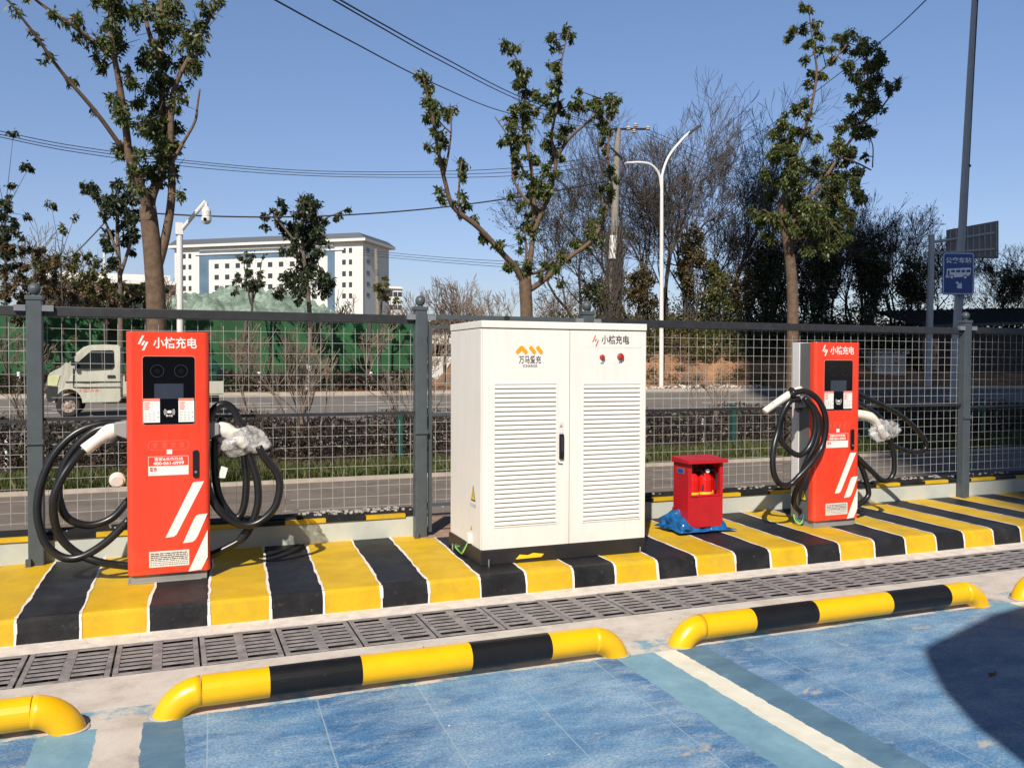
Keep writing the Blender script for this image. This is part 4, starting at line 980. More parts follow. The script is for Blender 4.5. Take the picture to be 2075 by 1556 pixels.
street_tree('camphor_tree', 'pruned street tree with spreading limbs and sparse tufts behind the cream cabinet', TY, 1067,
    [dict(root=1, p=[(1067, 800), (1067, 636), (1065, 594), (1064, 562)], r=(12, 12)),
     dict(p=[(1063, 575), (1042, 540), (1021, 517), (970, 462), (919, 420), (902, 369), (891, 322), (883, 276), (876, 229), (866, 190), (858, 158)], r=(6.5, 1.2), dy=-.6),
     dict(p=[(900, 352), (908, 315), (914, 270), (914, 237)], r=(2.6, 1.2), dy=.1), dict(p=[(914, 270), (898, 255), (886, 240)], r=(1.6, 1)),
     dict(p=[(929, 418), (930, 385), (932, 352), (936, 327)], r=(2.6, 1.3)),
     dict(p=[(1069, 570), (1074, 530), (1080, 479), (1083, 440), (1082, 403), (1076, 339), (1066, 290), (1059, 254), (1066, 182), (1050, 127), (1030, 95)], r=(6, 1.1), dy=.3),
     dict(p=[(1082, 470), (1100, 425), (1114, 394), (1126, 330), (1118, 276), (1128, 220), (1133, 180), (1139, 119), (1152, 64)], r=(4.8, 1.0), dy=-.3),
     dict(p=[(1124, 325), (1150, 285), (1173, 263), (1203, 237), (1228, 204)], r=(4, 1.3), dy=-.4),
     dict(p=[(1093, 428), (1070, 408), (1054, 390), (1040, 360), (1037, 320), (1030, 280), (1003, 237)], r=(3.2, 1), dy=.4),
     dict(p=[(1062, 545), (1066, 515), (1064, 470)], r=(3, 1.5)), dict(p=[(1068, 590), (1085, 580), (1105, 565), (1148, 526), (1185, 500), (1206, 478), (1224, 441), (1236, 382), (1232, 318), (1235, 254), (1238, 215)], r=(6.2, 1.3), dy=.6),
     dict(p=[(1070, 556), (1098, 548), (1128, 520)], r=(3.5, 1.4), dy=.3), dict(p=[(1072, 320), (1069, 285), (1068, 272)], r=(3.2, 2.2))],
    [(857, 160, 15), (866, 178, 16), (862, 205, 15), (880, 225, 16), (874, 245, 14), (907, 228, 14), (918, 225, 10), (892, 272, 13), (868, 298, 8), (900, 290, 8), (935, 335, 13), (938, 352, 9), (938, 392, 9), (890, 390, 10), (896, 402, 8), (940, 420, 11), (962, 442, 9), (985, 480, 13), (1018, 500, 12), (1024, 90, 13), (1040, 100, 11), (1048, 122, 12), (1055, 135, 10), (1070, 148, 10), (1056, 165, 13), (1078, 185, 12), (1085, 195, 9), (1040, 225, 14), (1060, 222, 14), (1078, 222, 12), (1036, 245, 12), (1040, 270, 18), (1018, 285, 9), (1052, 300, 14), (1083, 328, 14), (1070, 318, 10), (1040, 355, 9), (1050, 340, 7),
     (1122, 72, 13), (1150, 62, 12), (1160, 75, 10), (1128, 98, 11), (1118, 128, 8), (1132, 150, 8), (1118, 165, 7), (1110, 200, 15), (1122, 222, 11), (1145, 225, 9), (1165, 212, 13), (1182, 215, 10), (1172, 184, 7), (1150, 262, 15), (1138, 285, 10), (1205, 205, 15), (1225, 215, 18), (1242, 200, 15), (1236, 230, 12), (1212, 242, 11), (1228, 262, 11), (1222, 288, 10), (1112, 300, 17), (1130, 315, 13), (1105, 345, 14), (1118, 355, 10), (1085, 388, 16), (1108, 388, 14), (1074, 372, 10), (1062, 352, 8), (1036, 395, 7), (1056, 415, 10), (1080, 438, 15), (1062, 455, 14), (1052, 478, 9), (1078, 470, 10), (1055, 505, 8), (1050, 545, 15), (1068, 540, 12), (1028, 545, 10), (1092, 560, 10), (1114, 545, 15), (1098, 530, 9), (1138, 520, 12), (1164, 497, 13), (1196, 462, 15), (1208, 452, 13), (1222, 425, 11), (1228, 398, 12), (1240, 372, 13), (1218, 385, 8), (1236, 345, 8)]
    +along([(1021, 517), (970, 462), (919, 420), (902, 369), (883, 276), (858, 158)], 8, 30, .5, .7, 21)+along([(1080, 479), (1082, 403), (1059, 254), (1066, 182), (1050, 127)], 13, 22, .7, .85, 22)+along([(1114, 394), (1126, 330), (1118, 276), (1139, 119)], 12, 26, .7, .8, 23)+along([(1105, 565), (1148, 526), (1206, 478), (1236, 382), (1235, 230)], 10, 24, .7, .8, 24),
    2, dens=1.15)
street_tree('camphor_tree', 'leafy street tree with bare lower trunk rising just left of the right charger', TY, 1603,
    [dict(root=1, p=[(1604, 860), (1606, 700), (1606, 600), (1600, 517), (1591, 470), (1583, 410)], r=(14.5, 9)),
     dict(p=[(1590, 450), (1590, 390), (1603, 333), (1626, 279), (1644, 216), (1655, 148), (1648, 95), (1640, 30)], r=(5.5, 1.1), dy=-.3), dict(p=[(1655, 150), (1680, 130), (1702, 108), (1725, 81)], r=(2.4, 1.2), dy=.2),
     dict(p=[(1597, 470), (1625, 415), (1657, 382), (1702, 315), (1743, 256), (1761, 211), (1756, 135), (1752, 80)], r=(5.5, 1.2), dy=.6), dict(p=[(1743, 256), (1788, 216), (1819, 171)], r=(2.5, 1.2)), dict(p=[(1700, 318), (1735, 330), (1765, 345)], r=(3, 1.5)), dict(p=[(1768, 340), (1769, 300), (1763, 280)], r=(1.4, 1)),
     dict(p=[(1590, 470), (1565, 440), (1548, 425)], r=(4, 1.5)), dict(p=[(1600, 500), (1640, 470), (1680, 450)], r=(4, 2), dy=-.4)],
    [(1610, 62, 12), (1600, 75, 10), (1625, 55, 12), (1655, 52, 12), (1660, 68, 10), (1640, 90, 14), (1628, 8, 10), (1642, 14, 8), (1665, 100, 11), (1685, 103, 10), (1700, 84, 15), (1720, 72, 15), (1712, 95, 12), (1650, 158, 16), (1632, 122, 11), (1665, 155, 13), (1690, 122, 11), (1640, 170, 10), (1740, 95, 20), (1758, 92, 20), (1785, 108, 17), (1727, 140, 20), (1765, 145, 24), (1745, 175, 22), (1775, 128, 20), (1795, 180, 14), (1815, 168, 13), (1735, 202, 17), (1775, 208, 20), (1757, 220, 16), (1708, 258, 17), (1735, 262, 15), (1765, 270, 12), (1695, 290, 16), (1722, 308, 18), (1755, 315, 10), (1735, 345, 18), (1740, 375, 18), (1612, 222, 15), (1592, 250, 20), (1575, 275, 22), (1600, 290, 24), (1627, 268, 16), (1578, 318, 22), (1608, 325, 15), (1560, 355, 20), (1590, 372, 24), (1620, 382, 24), (1652, 338, 22), (1680, 345, 24), (1700, 372, 24), (1560, 395, 16), (1535, 430, 15), (1555, 445, 20), (1600, 418, 24), (1640, 430, 30), (1680, 415, 30), (1660, 470, 28), (1700, 455, 26), (1735, 405, 22), (1560, 478, 16), (1640, 505, 20), (1680, 505, 20), (1715, 490, 16), (1580, 440, 22), (1615, 460, 20)]
    +along([(1590, 400), (1603, 333), (1626, 279), (1644, 216), (1655, 148)], 14, 24, .8, .8, 25)+along([(1625, 415), (1657, 382), (1702, 315), (1743, 256), (1761, 150)], 17, 20, .9, .9, 26)+[(1575, 300, 20), (1600, 350, 22), (1630, 410, 26), (1690, 395, 26), (1720, 430, 22), (1660, 440, 28), (1620, 470, 22)],
    3, dens=1.25)
#PART5
# ------------------------------------------------------------------ hedge strip, grass, low railing
def gwave(x): return .10*math.sin(x*1.7)+.07*math.sin(x*4.1+1)
n = 42000; xs_ = rng.uniform(-7, 21, n); ys_ = 11.15+rng.uniform(0, 1, n)**1.2*1.35; C = np.stack([xs_, ys_, np.full(n, .02)], 1)
def blades(C, h, w):
    n = len(C); a = rng.uniform(0, 6.283, n); hh = h*rng.uniform(.35, 1.2, n)*(1+.5*np.sin(C[:, 0]*2.3)*np.sin(C[:, 0]*.7+1)); s = np.stack([np.cos(a), np.sin(a), 0*a], 1)*w/2
    lean = rng.normal(size=(n, 3))*.35; lean[:, 2] = 1; T = C+lean*hh[:, None]; Mid = C+lean*hh[:, None]*.55+rng.normal(size=(n, 3))*.006
    return np.stack([C-s, C+s, T, Mid-s*.8], 1).reshape(-1, 3)
tag(quad_obj('verge_grass', blades(C, .15, .02), K['grass']), 'rough green and dry grass strip between the footpath and the dark hedge', 'grass', kind='stuff')
def hedge(name, label, x0, x1, y0, y1, h, n, L, m, group=None):
    xs = rng.uniform(x0, x1, n); ys = rng.uniform(y0, y1, n); top = h*(1+.10*np.sin(xs*1.9)+.07*np.sin(xs*5.3+2)); z = .02+top*rng.uniform(0.02, 1, n)**.75
    C = np.stack([xs, ys, z], 1); return tag(quad_obj(name, leaf_arrays(C, L, L*.55, -.1), m), label, 'hedge', kind='stuff')
hedge('purple_hedge', 'low dark purple-leaved hedge along the near edge of the road', -8, 22, 12.75, 14.9, .60, 60000, .075, K['hedge'])
for k in range(9):       # loose shoots above the hedge
    pass
t = thing('low_railing', 'low dark wire railing with green posts in front of the purple hedge', 'railing', (6, 12.5, 0))
for i in range(-4, 6):
    x = 3.14+i*2.98
    b = MB(); b.box(x-.04, x+.04, 12.48, 12.56, -.05, .80); b.build('post', mat('railing post green', (.012, .06, .045), .5) if i == -4 else bpy.data.materials['railing post green'], t, bevel=.01)
b = MB()
for z in (.14, .40, .70): b.tube([(-9, 12.52, z), (18, 12.52, z)], .006, 4)
x = -9
while x < 18: b.tube([(x, 12.53, .08), (x, 12.53, .77)], .0028, 3, False); x += .055
b.build('wire_panel', K['cable'], t)
# multi-stem bare shrubs in the hedge strip
def shrub_px(label, px, py0, hpx, seed, ntr=7, lean=.16, m='twigpale', Y=13.4, lvl=3, r0=.02, spread=.22, lime=False, trunk=.33, rmin=.0035, leaf=None, nleaf=0, cat='shrub', name='bare_shrub'):
    p = at(px, 735, Y); D = f2.dot(p-Vector((0, 0, H))); h = hpx*D/FPX
    o = bare_tree(name, label, (p.x, Y, .02), h, lvl, seed, m, r0=r0, ntr=ntr, lean=lean, spread=spread, cat=cat, rmin=rmin, up_=.12, trunk=trunk, tips_leaf=leaf, nleaf=nleaf, leafsz=.05)
    if lime:
        b = MB(); b.cyl((p.x, Y, .0), r0*1.6, .5, 10, r2=r0*1.2); b.build('lime_wash', K['lime'], o)
    return o
shrub_px('tall brown many-stemmed bare shrub right of the left charger', 600, 850, 330, 31, 8, .17, 'twigpale', r0=.026, spread=.20)
shrub_px('brown bare shrub with white painted stem left of the truck', 12, 850, 200, 32, 3, .12, lime=True, r0=.025)
shrub_px('small bare sapling with pale painted stem behind the extinguisher box', 1425, 850, 190, 33, 3, .10, lime=True, r0=.016)
shrub_px('thin leaning bare shrub just left of the gate post', 832, 850, 200, 34, 4, .13, r0=.018, m='twigpale')
shrub_px('thin bare shrub just right of the left charger', 520, 850, 150, 35, 4, .2, r0=.012)

# ------------------------------------------------------------------ far side of the road, left: hoarding, hedge, young trees
t = thing('green_hoarding', 'long green turf-covered site hoarding on the far side of the road', 'hoarding', (-3, 43, .2))
xr = at(872, 700, 43).x
b = MB(); b.box(-60, xr, 43, 43.12, .0, 3.72); b.build('turf_panel', K['hoard'], t)
x = xr-.2; K['stud'] = mat('hoarding stud', (.06, .06, .05), .8)
for i in range(14):
    b = MB(); b.box(x-.08, x+.08, 42.93, 43.0, 0, 3.85); b.build('stud', K['stud'], t); x -= 3.0
b = MB(); b.box(-60, xr, 42.96, 43.0, 3.66, 3.80); b.build('top_rail', K['kerbst'], t)
n = 26000; xs_ = rng.uniform(-30, 11, n); C = np.stack([xs_, rng.uniform(39.2, 41.2, n), .25+rng.uniform(0, 1, n)**.8*.85*(1+.15*np.sin(xs_*1.3))], 1)
tag(quad_obj('far_hedge', leaf_arrays(C, .16, .09, 0), K['hedge']), 'low brown and purple hedge at the foot of the green hoarding', 'hedge', kind='stuff')
def far_tree(label, px, Y, hpx, seed, kw):
    p = at(px, 735, Y); D = f2.dot(p-Vector((0, 0, H))); h = (hpx+75)*D/FPX/.95
    base = (p.x, Y, kw.pop('z', .2)); return bare_tree(kw.pop('name', 'bare_tree'), label, base, h, kw.pop('lvl', 3), seed, kw.pop('m', 'twig'), **kw)
# young evergreen trees with crowns traced in tufts
YT = 40.2
stt = dict(depth=1.6, zb=.22, mbark='bark2')
street_tree('evergreen_tree', 'round-topped evergreen street tree in front of the white office building', YT, 628,
    [dict(root=1, p=[(628, 775), (628, 650), (620, 560), (612, 480), (615, 410)], r=(5.5, 2)), dict(p=[(618, 520), (590, 480), (560, 445), (538, 438)], r=(2.5, 1)), dict(p=[(616, 500), (650, 450), (685, 432), (705, 422)], r=(2, .8))],
    [(622, 408, 22), (605, 425, 18), (640, 420, 18), (622, 435, 26), (645, 445, 16), (600, 455, 18), (575, 420, 10), (568, 408, 8), (560, 436, 16), (540, 436, 10), (575, 455, 16), (536, 460, 8), (590, 470, 18), (620, 465, 26), (648, 470, 18), (600, 490, 16), (630, 492, 24), (655, 488, 12), (625, 515, 22), (605, 512, 12), (570, 508, 10), (590, 510, 12), (645, 510, 12), (680, 440, 8), (690, 436, 6), (705, 423, 8), (620, 540, 22), (595, 550, 20), (645, 555, 22), (580, 570, 18), (610, 570, 22), (650, 585, 22), (600, 595, 20), (570, 590, 16), (665, 570, 16)],
    41, leafL=.20, leafW=.10, dens=1.2, mleaf='leafdark', twf=.5, **stt)
street_tree('evergreen_tree', 'slender evergreen street tree with tufted top left of the tall forked tree', YT, 238,
    [dict(root=1, p=[(244, 775), (244, 650), (243, 560), (238, 480), (238, 400)], r=(6, 2)), dict(p=[(240, 520), (222, 470), (205, 430), (190, 395)], r=(2.5, 1)), dict(p=[(243, 560), (262, 500), (272, 455), (268, 410)], r=(3, 1))],
    [(180, 382, 14), (198, 390, 16), (212, 405, 14), (170, 378, 9), (240, 375, 16), (256, 388, 18), (240, 398, 18), (265, 400, 16), (245, 420, 18), (228, 425, 14), (266, 430, 16), (250, 445, 16), (270, 455, 16), (208, 438, 8), (216, 470, 12), (214, 490, 14), (224, 505, 12), (264, 475, 16), (255, 490, 10), (230, 525, 12), (240, 540, 10), (266, 510, 9), (275, 475, 8)],
    42, leafL=.20, leafW=.10, dens=1.2, mleaf='leafdark', twf=.5, **stt)
def small_tufts(label, px, py, spreadx, spready, n, seed, Y=41.5, leaf='leafolive', dens=.8, trunk_to=None, L=.17):
    rnd = random.Random(seed); tufts = [(px+rnd.gauss(0, spreadx), py+abs(rnd.gauss(0, spready))*rnd.choice((-1, 1, 1)), rnd.uniform(6, 13)) for _ in range(n)]
    lim = [dict(root=1, p=[(px, 770), (px+rnd.uniform(-4, 4), 640), (px+rnd.uniform(-6, 6), py)], r=(3, 1.2))]
    for k in range(4): q = rnd.choice(tufts); lim.append(dict(p=[(px, py+60), ((px+q[0])/2, (py+60+q[1])/2+8), (q[0], q[1])], r=(1.3, .7)))
    return street_tree('roadside_tree', label, Y, px, lim, tufts, seed, leafL=L, leafW=L*.5, dens=dens, mleaf=leaf, depth=2, zb=.2, mbark='twig', twf=.4)
small_tufts('thin yellow-green tree standing between the dark bushes and the slender evergreen', 128, 520, 26, 50, 26, 51)
small_tufts('sparse olive-leaved tree right beside the slender evergreen', 185, 560, 22, 40, 24, 52)
small_tufts('small leafy tree in front of the office facade, above the green netted mound', 510, 560, 20, 22, 24, 53, leaf='leafdark')
small_tufts('low leafy tree at the right corner of the office building', 770, 590, 12, 14, 10, 54)
small_tufts('dark evergreen tree at the left edge above the hoarding', 14, 430, 22, 70, 46, 55, leaf='leafdark', dens=1.4)
small_tufts('brown leafy bush tree beside the left fence post', 62, 560, 34, 45, 48, 56, leaf='leafbrown', dens=1.3)
small_tufts('dark scrubby tree under the slender evergreen', 215, 600, 45, 22, 34, 57, leaf='leafbrown', dens=1.3)
small_tufts('scrubby tree beside the trunk of the forked tree', 290, 600, 30, 24, 22, 58, leaf='leafdark', dens=1.1)
for i, (px, hp, sd, lb, Yq) in enumerate([(90, 330, 61, 'large pale bare tree with fanned twigs at the left edge', 46), (40, 300, 62, 'bare tree behind the dark evergreen at the left edge', 47), (150, 250, 63, 'bare tree with thin upright twigs behind the yellow-green tree', 46),
        (330, 170, 64, 'small bare tree behind the trunk of the forked tree', 48), (840, 130, 65, 'round bare tree right of the office building', 60), (905, 150, 66, 'bare thin-stemmed tree left of the lattice of twigs by the gate post', 52),
        (945, 160, 67, 'upright bare tree directly above the gate', 52), (1015, 145, 68, 'bare tree just left of the pruned street tree trunk', 56), (1130, 150, 69, 'low bare tree right of the pruned street tree trunk', 58), (700, 120, 70, 'low bare bush tree before the right wing of the office', 47), (760, 110, 71, 'low twiggy tree under the office corner', 46)]):
    far_tree(lb, px, Yq, hp, sd, dict(ntr=3 if i > 3 else 2, lean=.2, spread=.34, lvl=4, m='twigpale' if i not in (1,) else 'twig', rmin=.014, r0=.09, trunk=.30))
for i, (px, lb) in enumerate([(628, 'planted tree with white painted foot held by three wooden props'), (752, 'white-footed bare sapling in front of the green hoarding'), (900-50, 'white-footed bare sapling at the right end of the hoarding'), (38, 'white-footed bare sapling at the far left of the hoarding'), (525, 'white-footed bare sapling left of the propped tree')]):
    if i == 0:
        c = at(628, 760, YT-.3)
        t = thing('tree_props', 'wooden props in a tripod round the white painted foot of the propped street tree', 'tree stake', (c.x, c.y, .2))
        for dx, dy in ((-1, -.3), (1, -.3), (.1, .9)):
            b = MB(); b.tube([(c.x+dx*1.15, c.y+dy, .2), (c.x+dx*.12, c.y+dy*.1, 2.2)], .05, 6); b.build('prop', K['twigpale'], t)
        b = MB(); b.tube([(c.x-.35, c.y-.05, 1.95), (c.x+.35, c.y-.05, 1.95)], .04, 6); b.build('tie_bar', K['twigpale'], t)
        b = MB(); b.cyl((c.x, c.y+.25, .2), .17, 1.25, 12, r2=.15); b.build('lime_wash', K['lime'], t)
    else:
        p = at(px, 760, 40.0); o = bare_tree('sapling', lb, (p.x, 40, .2), 3.4, 3, 80+i, 'twigpale', ntr=3, lean=.3, spread=.3, r0=.06, rmin=.014, trunk=.36)
        b = MB(); b.cyl((p.x, 40, .2), .09, .9, 8, r2=.07); b.build('lime_wash', K['lime'], o)

# spoil heap under green net, behind the hoarding
def netpile(x, y):
    dx = (x-9.5)/15.5 if x > 9.5 else (x-9.5)/9.0; dy = (y-70)/9; r = math.hypot(dx, dy)
    return max(0, 1-r**2.2)*7.2*(1+.16*mn.noise(Vector((x*.3, y*.3, 1))))+.75*mn.noise(Vector((x*.55, y*.55, 2)))+.7*abs(mn.noise(Vector((x*1.3, y*1.3, 2))))+.3*abs(mn.noise(Vector((x*3.3, y*3.3, 9))))-.3
NC = at(455, 600, 70); NX = NC.x
o = hill('netted_spoil_heap', NX-11, NX+16, 60, 80, 150, 100, lambda x, y: netpile(x-NX+9.5, y), K['net'])
tag(o, 'big spoil heap covered with pale green dust net in front of the office building', 'spoil heap')
# ------------------------------------------------------------------ white office building
A = atd(355, 735, 262); Bc = atd(735, 735, 245); Cc = atd(787, 735, 262)
A.z = Bc.z = Cc.z = 0
t = thing('office_building', 'wide white office building with overhanging gray roof and glazed middle, far behind', 'building', Bc)
HB = 1.5+(737-491)*245/FPX
ux = (A-Bc); LA = ux.length; ux.normalize(); uy = (Cc-Bc); LC = uy.length*1.02; uy.normalize(); nrm = Vector((ux.y, -ux.x, 0));
if nrm.dot(Bc) > 0: nrm = -nrm
def Q(s, z, d=0, face=0):
    return (Bc+ux*s*LA if face == 0 else Bc+uy*s*LC) + Vector((0, 0, z)) + (nrm*d if face == 0 else n2*d)
n2 = Vector((uy.y, -uy.x, 0)); 
if n2.dot(Bc) > 0: n2 = -n2
def slab(s0, s1, z0, z1, d0, d1, m, name, face=0, parent=None):
    b = MB(); P = [Q(s0, z0, d1, face), Q(s1, z0, d1, face), Q(s1, z1, d1, face), Q(s0, z1, d1, face)]; nn = (nrm if face == 0 else n2)*(d0-d1); b.prism(P, nn); return b.build(name, m, parent or t)
def S_(px): return (735-px)/380
b = MB(); back = Bc+ux*LA+uy*LC
b.prism([Q(0, -1), Q(1, -1), Vector((back.x, back.y, -1)), Q(1, -1, 0, 1)], (0, 0, HB+1)); wb = b.build('wall', K['bwhite'], t)
e = 1.5
b = MB(); pr = [Bc-ux*e-uy*e, Bc+ux*(LA+e)-uy*e, back+ux*e+uy*e, Bc+uy*(LC+e)-ux*e]
b.prism([Vector((p.x, p.y, HB)) for p in pr], (0, 0, .75)); rf = b.build('eaves', K['bwhite'], t)
b = MB(); cen = (Bc+back)/2
lo = [Vector((p.x, p.y, HB+.76)) for p in pr]; hi = [Vector((p.x*.93+cen.x*.07, p.y*.93+cen.y*.07, HB+2.4)) for p in pr]
b.mesh(lo+hi, [(0, 1, 5, 4), (1, 2, 6, 5), (2, 3, 7, 6), (3, 0, 4, 7), (4, 5, 6, 7)]); b.build('roof', K['broof'], t)
zpx = lambda py: 1.5+(737-py)*250/FPX
slab(S_(682), S_(408), zpx(522), zpx(506), .06, -.0, K['bglass'], 'glass_band')
slab(S_(682), S_(668), -1, zpx(506), .10, 0, K['bglass'], 'stair_glazing'); slab(S_(428), S_(408), -1, zpx(506), .10, 0, K['bglass'], 'stair_glazing')
slab(S_(680), S_(410), zpx(503), zpx(499), .5, 0, K['bwhite'], 'cornice'); slab(S_(700), S_(400), zpx(512), zpx(509), .35, 0, K['bwhite'], 'cornice')
for px in (720, 690, 400, 365):
    pass
rows = [(508, 518), (531, 541), (554, 564), (576, 586), (598, 608)]
colsL = [(696, 703), (709, 715), (372, 379), (385, 391)] + [(x, x+9) for x in range(440, 660, 22)]
for (a, b_) in colsL:
    for k, (y0, y1) in enumerate(rows):
        if 430 < a < 660 and k < 1: continue
        o = slab(S_(b_), S_(a), zpx(y1), zpx(y0), .05, 0, K['bwin'], 'window')
for s0 in (.14, .46):
    for (y0, y1) in rows: slab(s0, s0+.11, zpx(y1)+.6, zpx(y0)+.3, .05, 0, K['bwin'], 'window', 1)
slab(.0, .02, 0, HB, .08, 0, K['bwhite'], 'corner_pier', 1)
# lower buildings
def block(name, label, px0, px1, pyt, Y, dep, m, roofm, cat='building', wins=None, zt=None):
    p0, p1 = at(px0, pyt, Y), at(px1, pyt, Y); t = thing(name, label, cat, ((p0.x+p1.x)/2, Y, 0)); z = p0.z if zt is None else zt
    b = MB(); b.box(p0.x, p1.x, Y, Y+dep, -.2, z); b.build('wall', m, t)
    b = MB(); b.box(p0.x-.5, p1.x+.5, Y-.6, Y+dep+.5, z, z+.35); b.box(p0.x, p1.x, Y, Y+dep, z+.35, z+.9); b.build('roof', roofm, t)
    if wins:
        nx, nz, w_, h_ = wins
        for i in range(nx):
            for j in range(nz):
                cx = p0.x+(p1.x-p0.x)*(i+.5)/nx; cz = z*(j+.55)/nz+.2
                b = MB(); b.box(cx-w_/2, cx+w_/2, Y-.05, Y+.0, cz-h_/2, cz+h_/2); b.build('window', K['bwin'], t)
    return t
block('low_building', 'low tan building with flat pale eaves behind the trees at left', 92, 345, 570, 85, 12, K['brick'], K['bwhite'], wins=(9, 2, 1.4, 1.6))
block('apartment_block', 'small far cream apartment block right of the office building', 787, 815, 585, 330, 14, K['bwhite'], K['bwhite'], wins=(3, 6, 1.6, 1.8))
block('shed', 'pale shed with dark windows past the gate, at the top of the dirt slope', 872, 915, 662, 62, 6, K['bwhite'], K['rooftile'], wins=(3, 1, 1.0, .9), cat='shed')
#PART6
# ------------------------------------------------------------------ poles, lamps, wires
def pole_px(t, pts, Y, r0, r1, m, n=14, name='pole', zb=None):
    P = [at(x, y, Y) for x, y in pts]
    if zb is not None: P[0].z = zb
    k = len(P); b = MB(); b.tube(P, [r0+(r1-r0)*i/(k-1) for i in range(k)], n); return b.build(name, m, t, smooth=False)
# CCTV pole
YC = 13.1; c = at(366, 735, YC)
t = thing('camera_pole', 'white surveillance camera pole with an angled arm behind the left charger', 'camera pole', (c.x, YC, 0))
pole_px(t, [(366, 900), (364, 455)], YC, .047, .043, K['polewhite'], zb=0)
b = MB(); b.tube([at(363, 472, YC), at(388, 442, YC-.1), at(417, 408, YC-.2)], .028, 10); b.beam(at(363, 452, YC), at(363, 476, YC), .10, .10); b.build('arm', K['polewhite'], t)
c = at(418, 412, YC-.2); s = .0083
b = MB(); b.lathe((c.x, c.y, c.z-.30), [(.004, 0), (.045, .015), (.068, .05), (.07, .10), (.055, .105), (.062, .12), (.065, .19), (.05, .23), (.025, .25), (.022, .32)], 18); cm = b.build('dome_camera', K['polewhite'], t, smooth=False, bevel=.003)
b = MB(); b.cyl((c.x-.02, c.y-.06, c.z-.235), .024, .01, 14, (-.2, -1, -.1)); b.build('lens', K['glass'], cm)
# double-arm street lamp
YL = 39.2; c = at(1340, 735, YL)
t = thing('street_lamp', 'tall white double-arm street lamp beyond the road', 'street lamp', (c.x, YL, .2))
b = MB(); P = [at(1340, 790, YL), at(1341, 360, YL)]; b.tube(P, [.125, .085], 14); b.build('pole', K['polewhite'], t, smooth=False)
b = MB(); b.tube(smooth_path([at(1341, 390, YL), at(1342, 355, YL), at(1355, 318, YL), at(1378, 288, YL), at(1398, 268, YL)]), [.07]*32+[.05], 10); b.build('arm', K['polewhite'], t, smooth=False)
b = MB(); b.tube(smooth_path([at(1341, 390, YL), at(1336, 355, YL), at(1320, 335, YL), at(1300, 330, YL), at(1278, 330, YL)]), [.07]*32+[.05], 10); b.build('arm', K['polewhite'], t, smooth=False)
b = MB(); p0, p1 = at(1394, 273, YL), at(1418, 255, YL); b.beam(p0, p1, .34, .12); hd = b.build('lamp_head', K['darkgray'], t, bevel=.03)
b = MB(); b.tube([at(1408, 258, YL), at(1408, 245, YL)], .01, 5); b.tube([at(1411, 250, YL), at(1405, 244, YL)], .01, 5); b.build('spike', K['darkgray'], hd)
b = MB(); b.beam(at(1283, 331, YL), at(1268, 331, YL), .34, .10); b.build('lamp_head', K['polewhite'], t, bevel=.03)
b = MB(); b.cyl((c.x, YL, .15), .22, .06, 12); b.build('base_flange', K['polewhite'], t)
# far small lamps
for (px, pt, pb, Y, lb) in ((210, 480, 620, 60, 'thin white street lamp pole behind the slender evergreen'),):
    c = at(px, 735, Y); t = thing('street_lamp', lb, 'street lamp', (c.x, Y, 0)); pole_px(t, [(px+8, 735), (px+5, 620), (px, pt)], Y, .12, .07, K['polewhite'], zb=0)
    b = MB(); b.beam(at(px-8, pt-2, Y), at(px+6, pt-4, Y), .4, .15); b.build('lamp_head', K['darkgray'], t)
# utility pole with vines
YU = 40.6; c = at(1238, 735, YU)
t = thing('utility_pole', 'tall concrete utility pole overgrown with dead vines, white paint ring, insulators on top', 'utility pole', (c.x, YU, .2))
b = MB(); b.tube([at(1237, 780, YU), at(1240, 600, YU), at(1252, 262, YU)], [.25, .22, .16], 14); b.build('pole', K['conpole'], t, smooth=False)
b = MB(); b.tube([at(1241, 525, YU-.12), at(1243, 478, YU-.10)], [.20, .20], 14); b.build('white_ring', K['lime'], t)
b = MB(); b.beam(at(1215, 262, YU-.3), at(1312, 262, YU+.3), .1, .1); b.beam(at(1238, 300, YU-.2), at(1262, 322, YU-.2), .08, .08); b.build('crossarm', K['rail'], t)
for (px, py) in ((1222, 258), (1270, 262), (1284, 256), (1309, 262), (1281, 268), (1218, 302), (1226, 318)):
    c2 = at(px, py, YU); b = MB(); b.lathe((c2.x, c2.y-.2, c2.z-.12), [(.06, 0), (.14, .04), (.07, .09), (.13, .14), (.05, .22)], 10); b.build('insulator', K['ceramic'], t)
tw = Twigs(); rv = np.random.default_rng(5)
for k in range(1300):
    a = rv.uniform(0, 6.28); z0 = rv.uniform(.3, 7.5); p = np.array(at(1240, 600, YU)); p[2] = z0; L = rv.uniform(.6, 2.2)
    f_ = (z0/8.6); cx = at(1238+10*f_, 600, YU).x; r_ = rv.uniform(.22, .34+.30*(1-f_))
    q = np.array([cx+math.cos(a)*r_, YU+math.sin(a)*r_, z0]); tw.seg(q, q+np.array([rv.normal()*.25, rv.normal()*.2, L]), .016, .008)
tw.obj('dead_vines', K['twig'], t)
C = []; 
for k in range(110):
    z0 = rv.uniform(.3, 5.5)**1.0; cx = at(1238, 600, YU).x; C.append(blob_points((cx+rv.normal()*.35, YU+rv.normal()*.3, z0), (.4, .4, .5), 26))
quad_obj('ivy', leaf_arrays(np.concatenate(C), .15, .1), K['leafolive'], t)
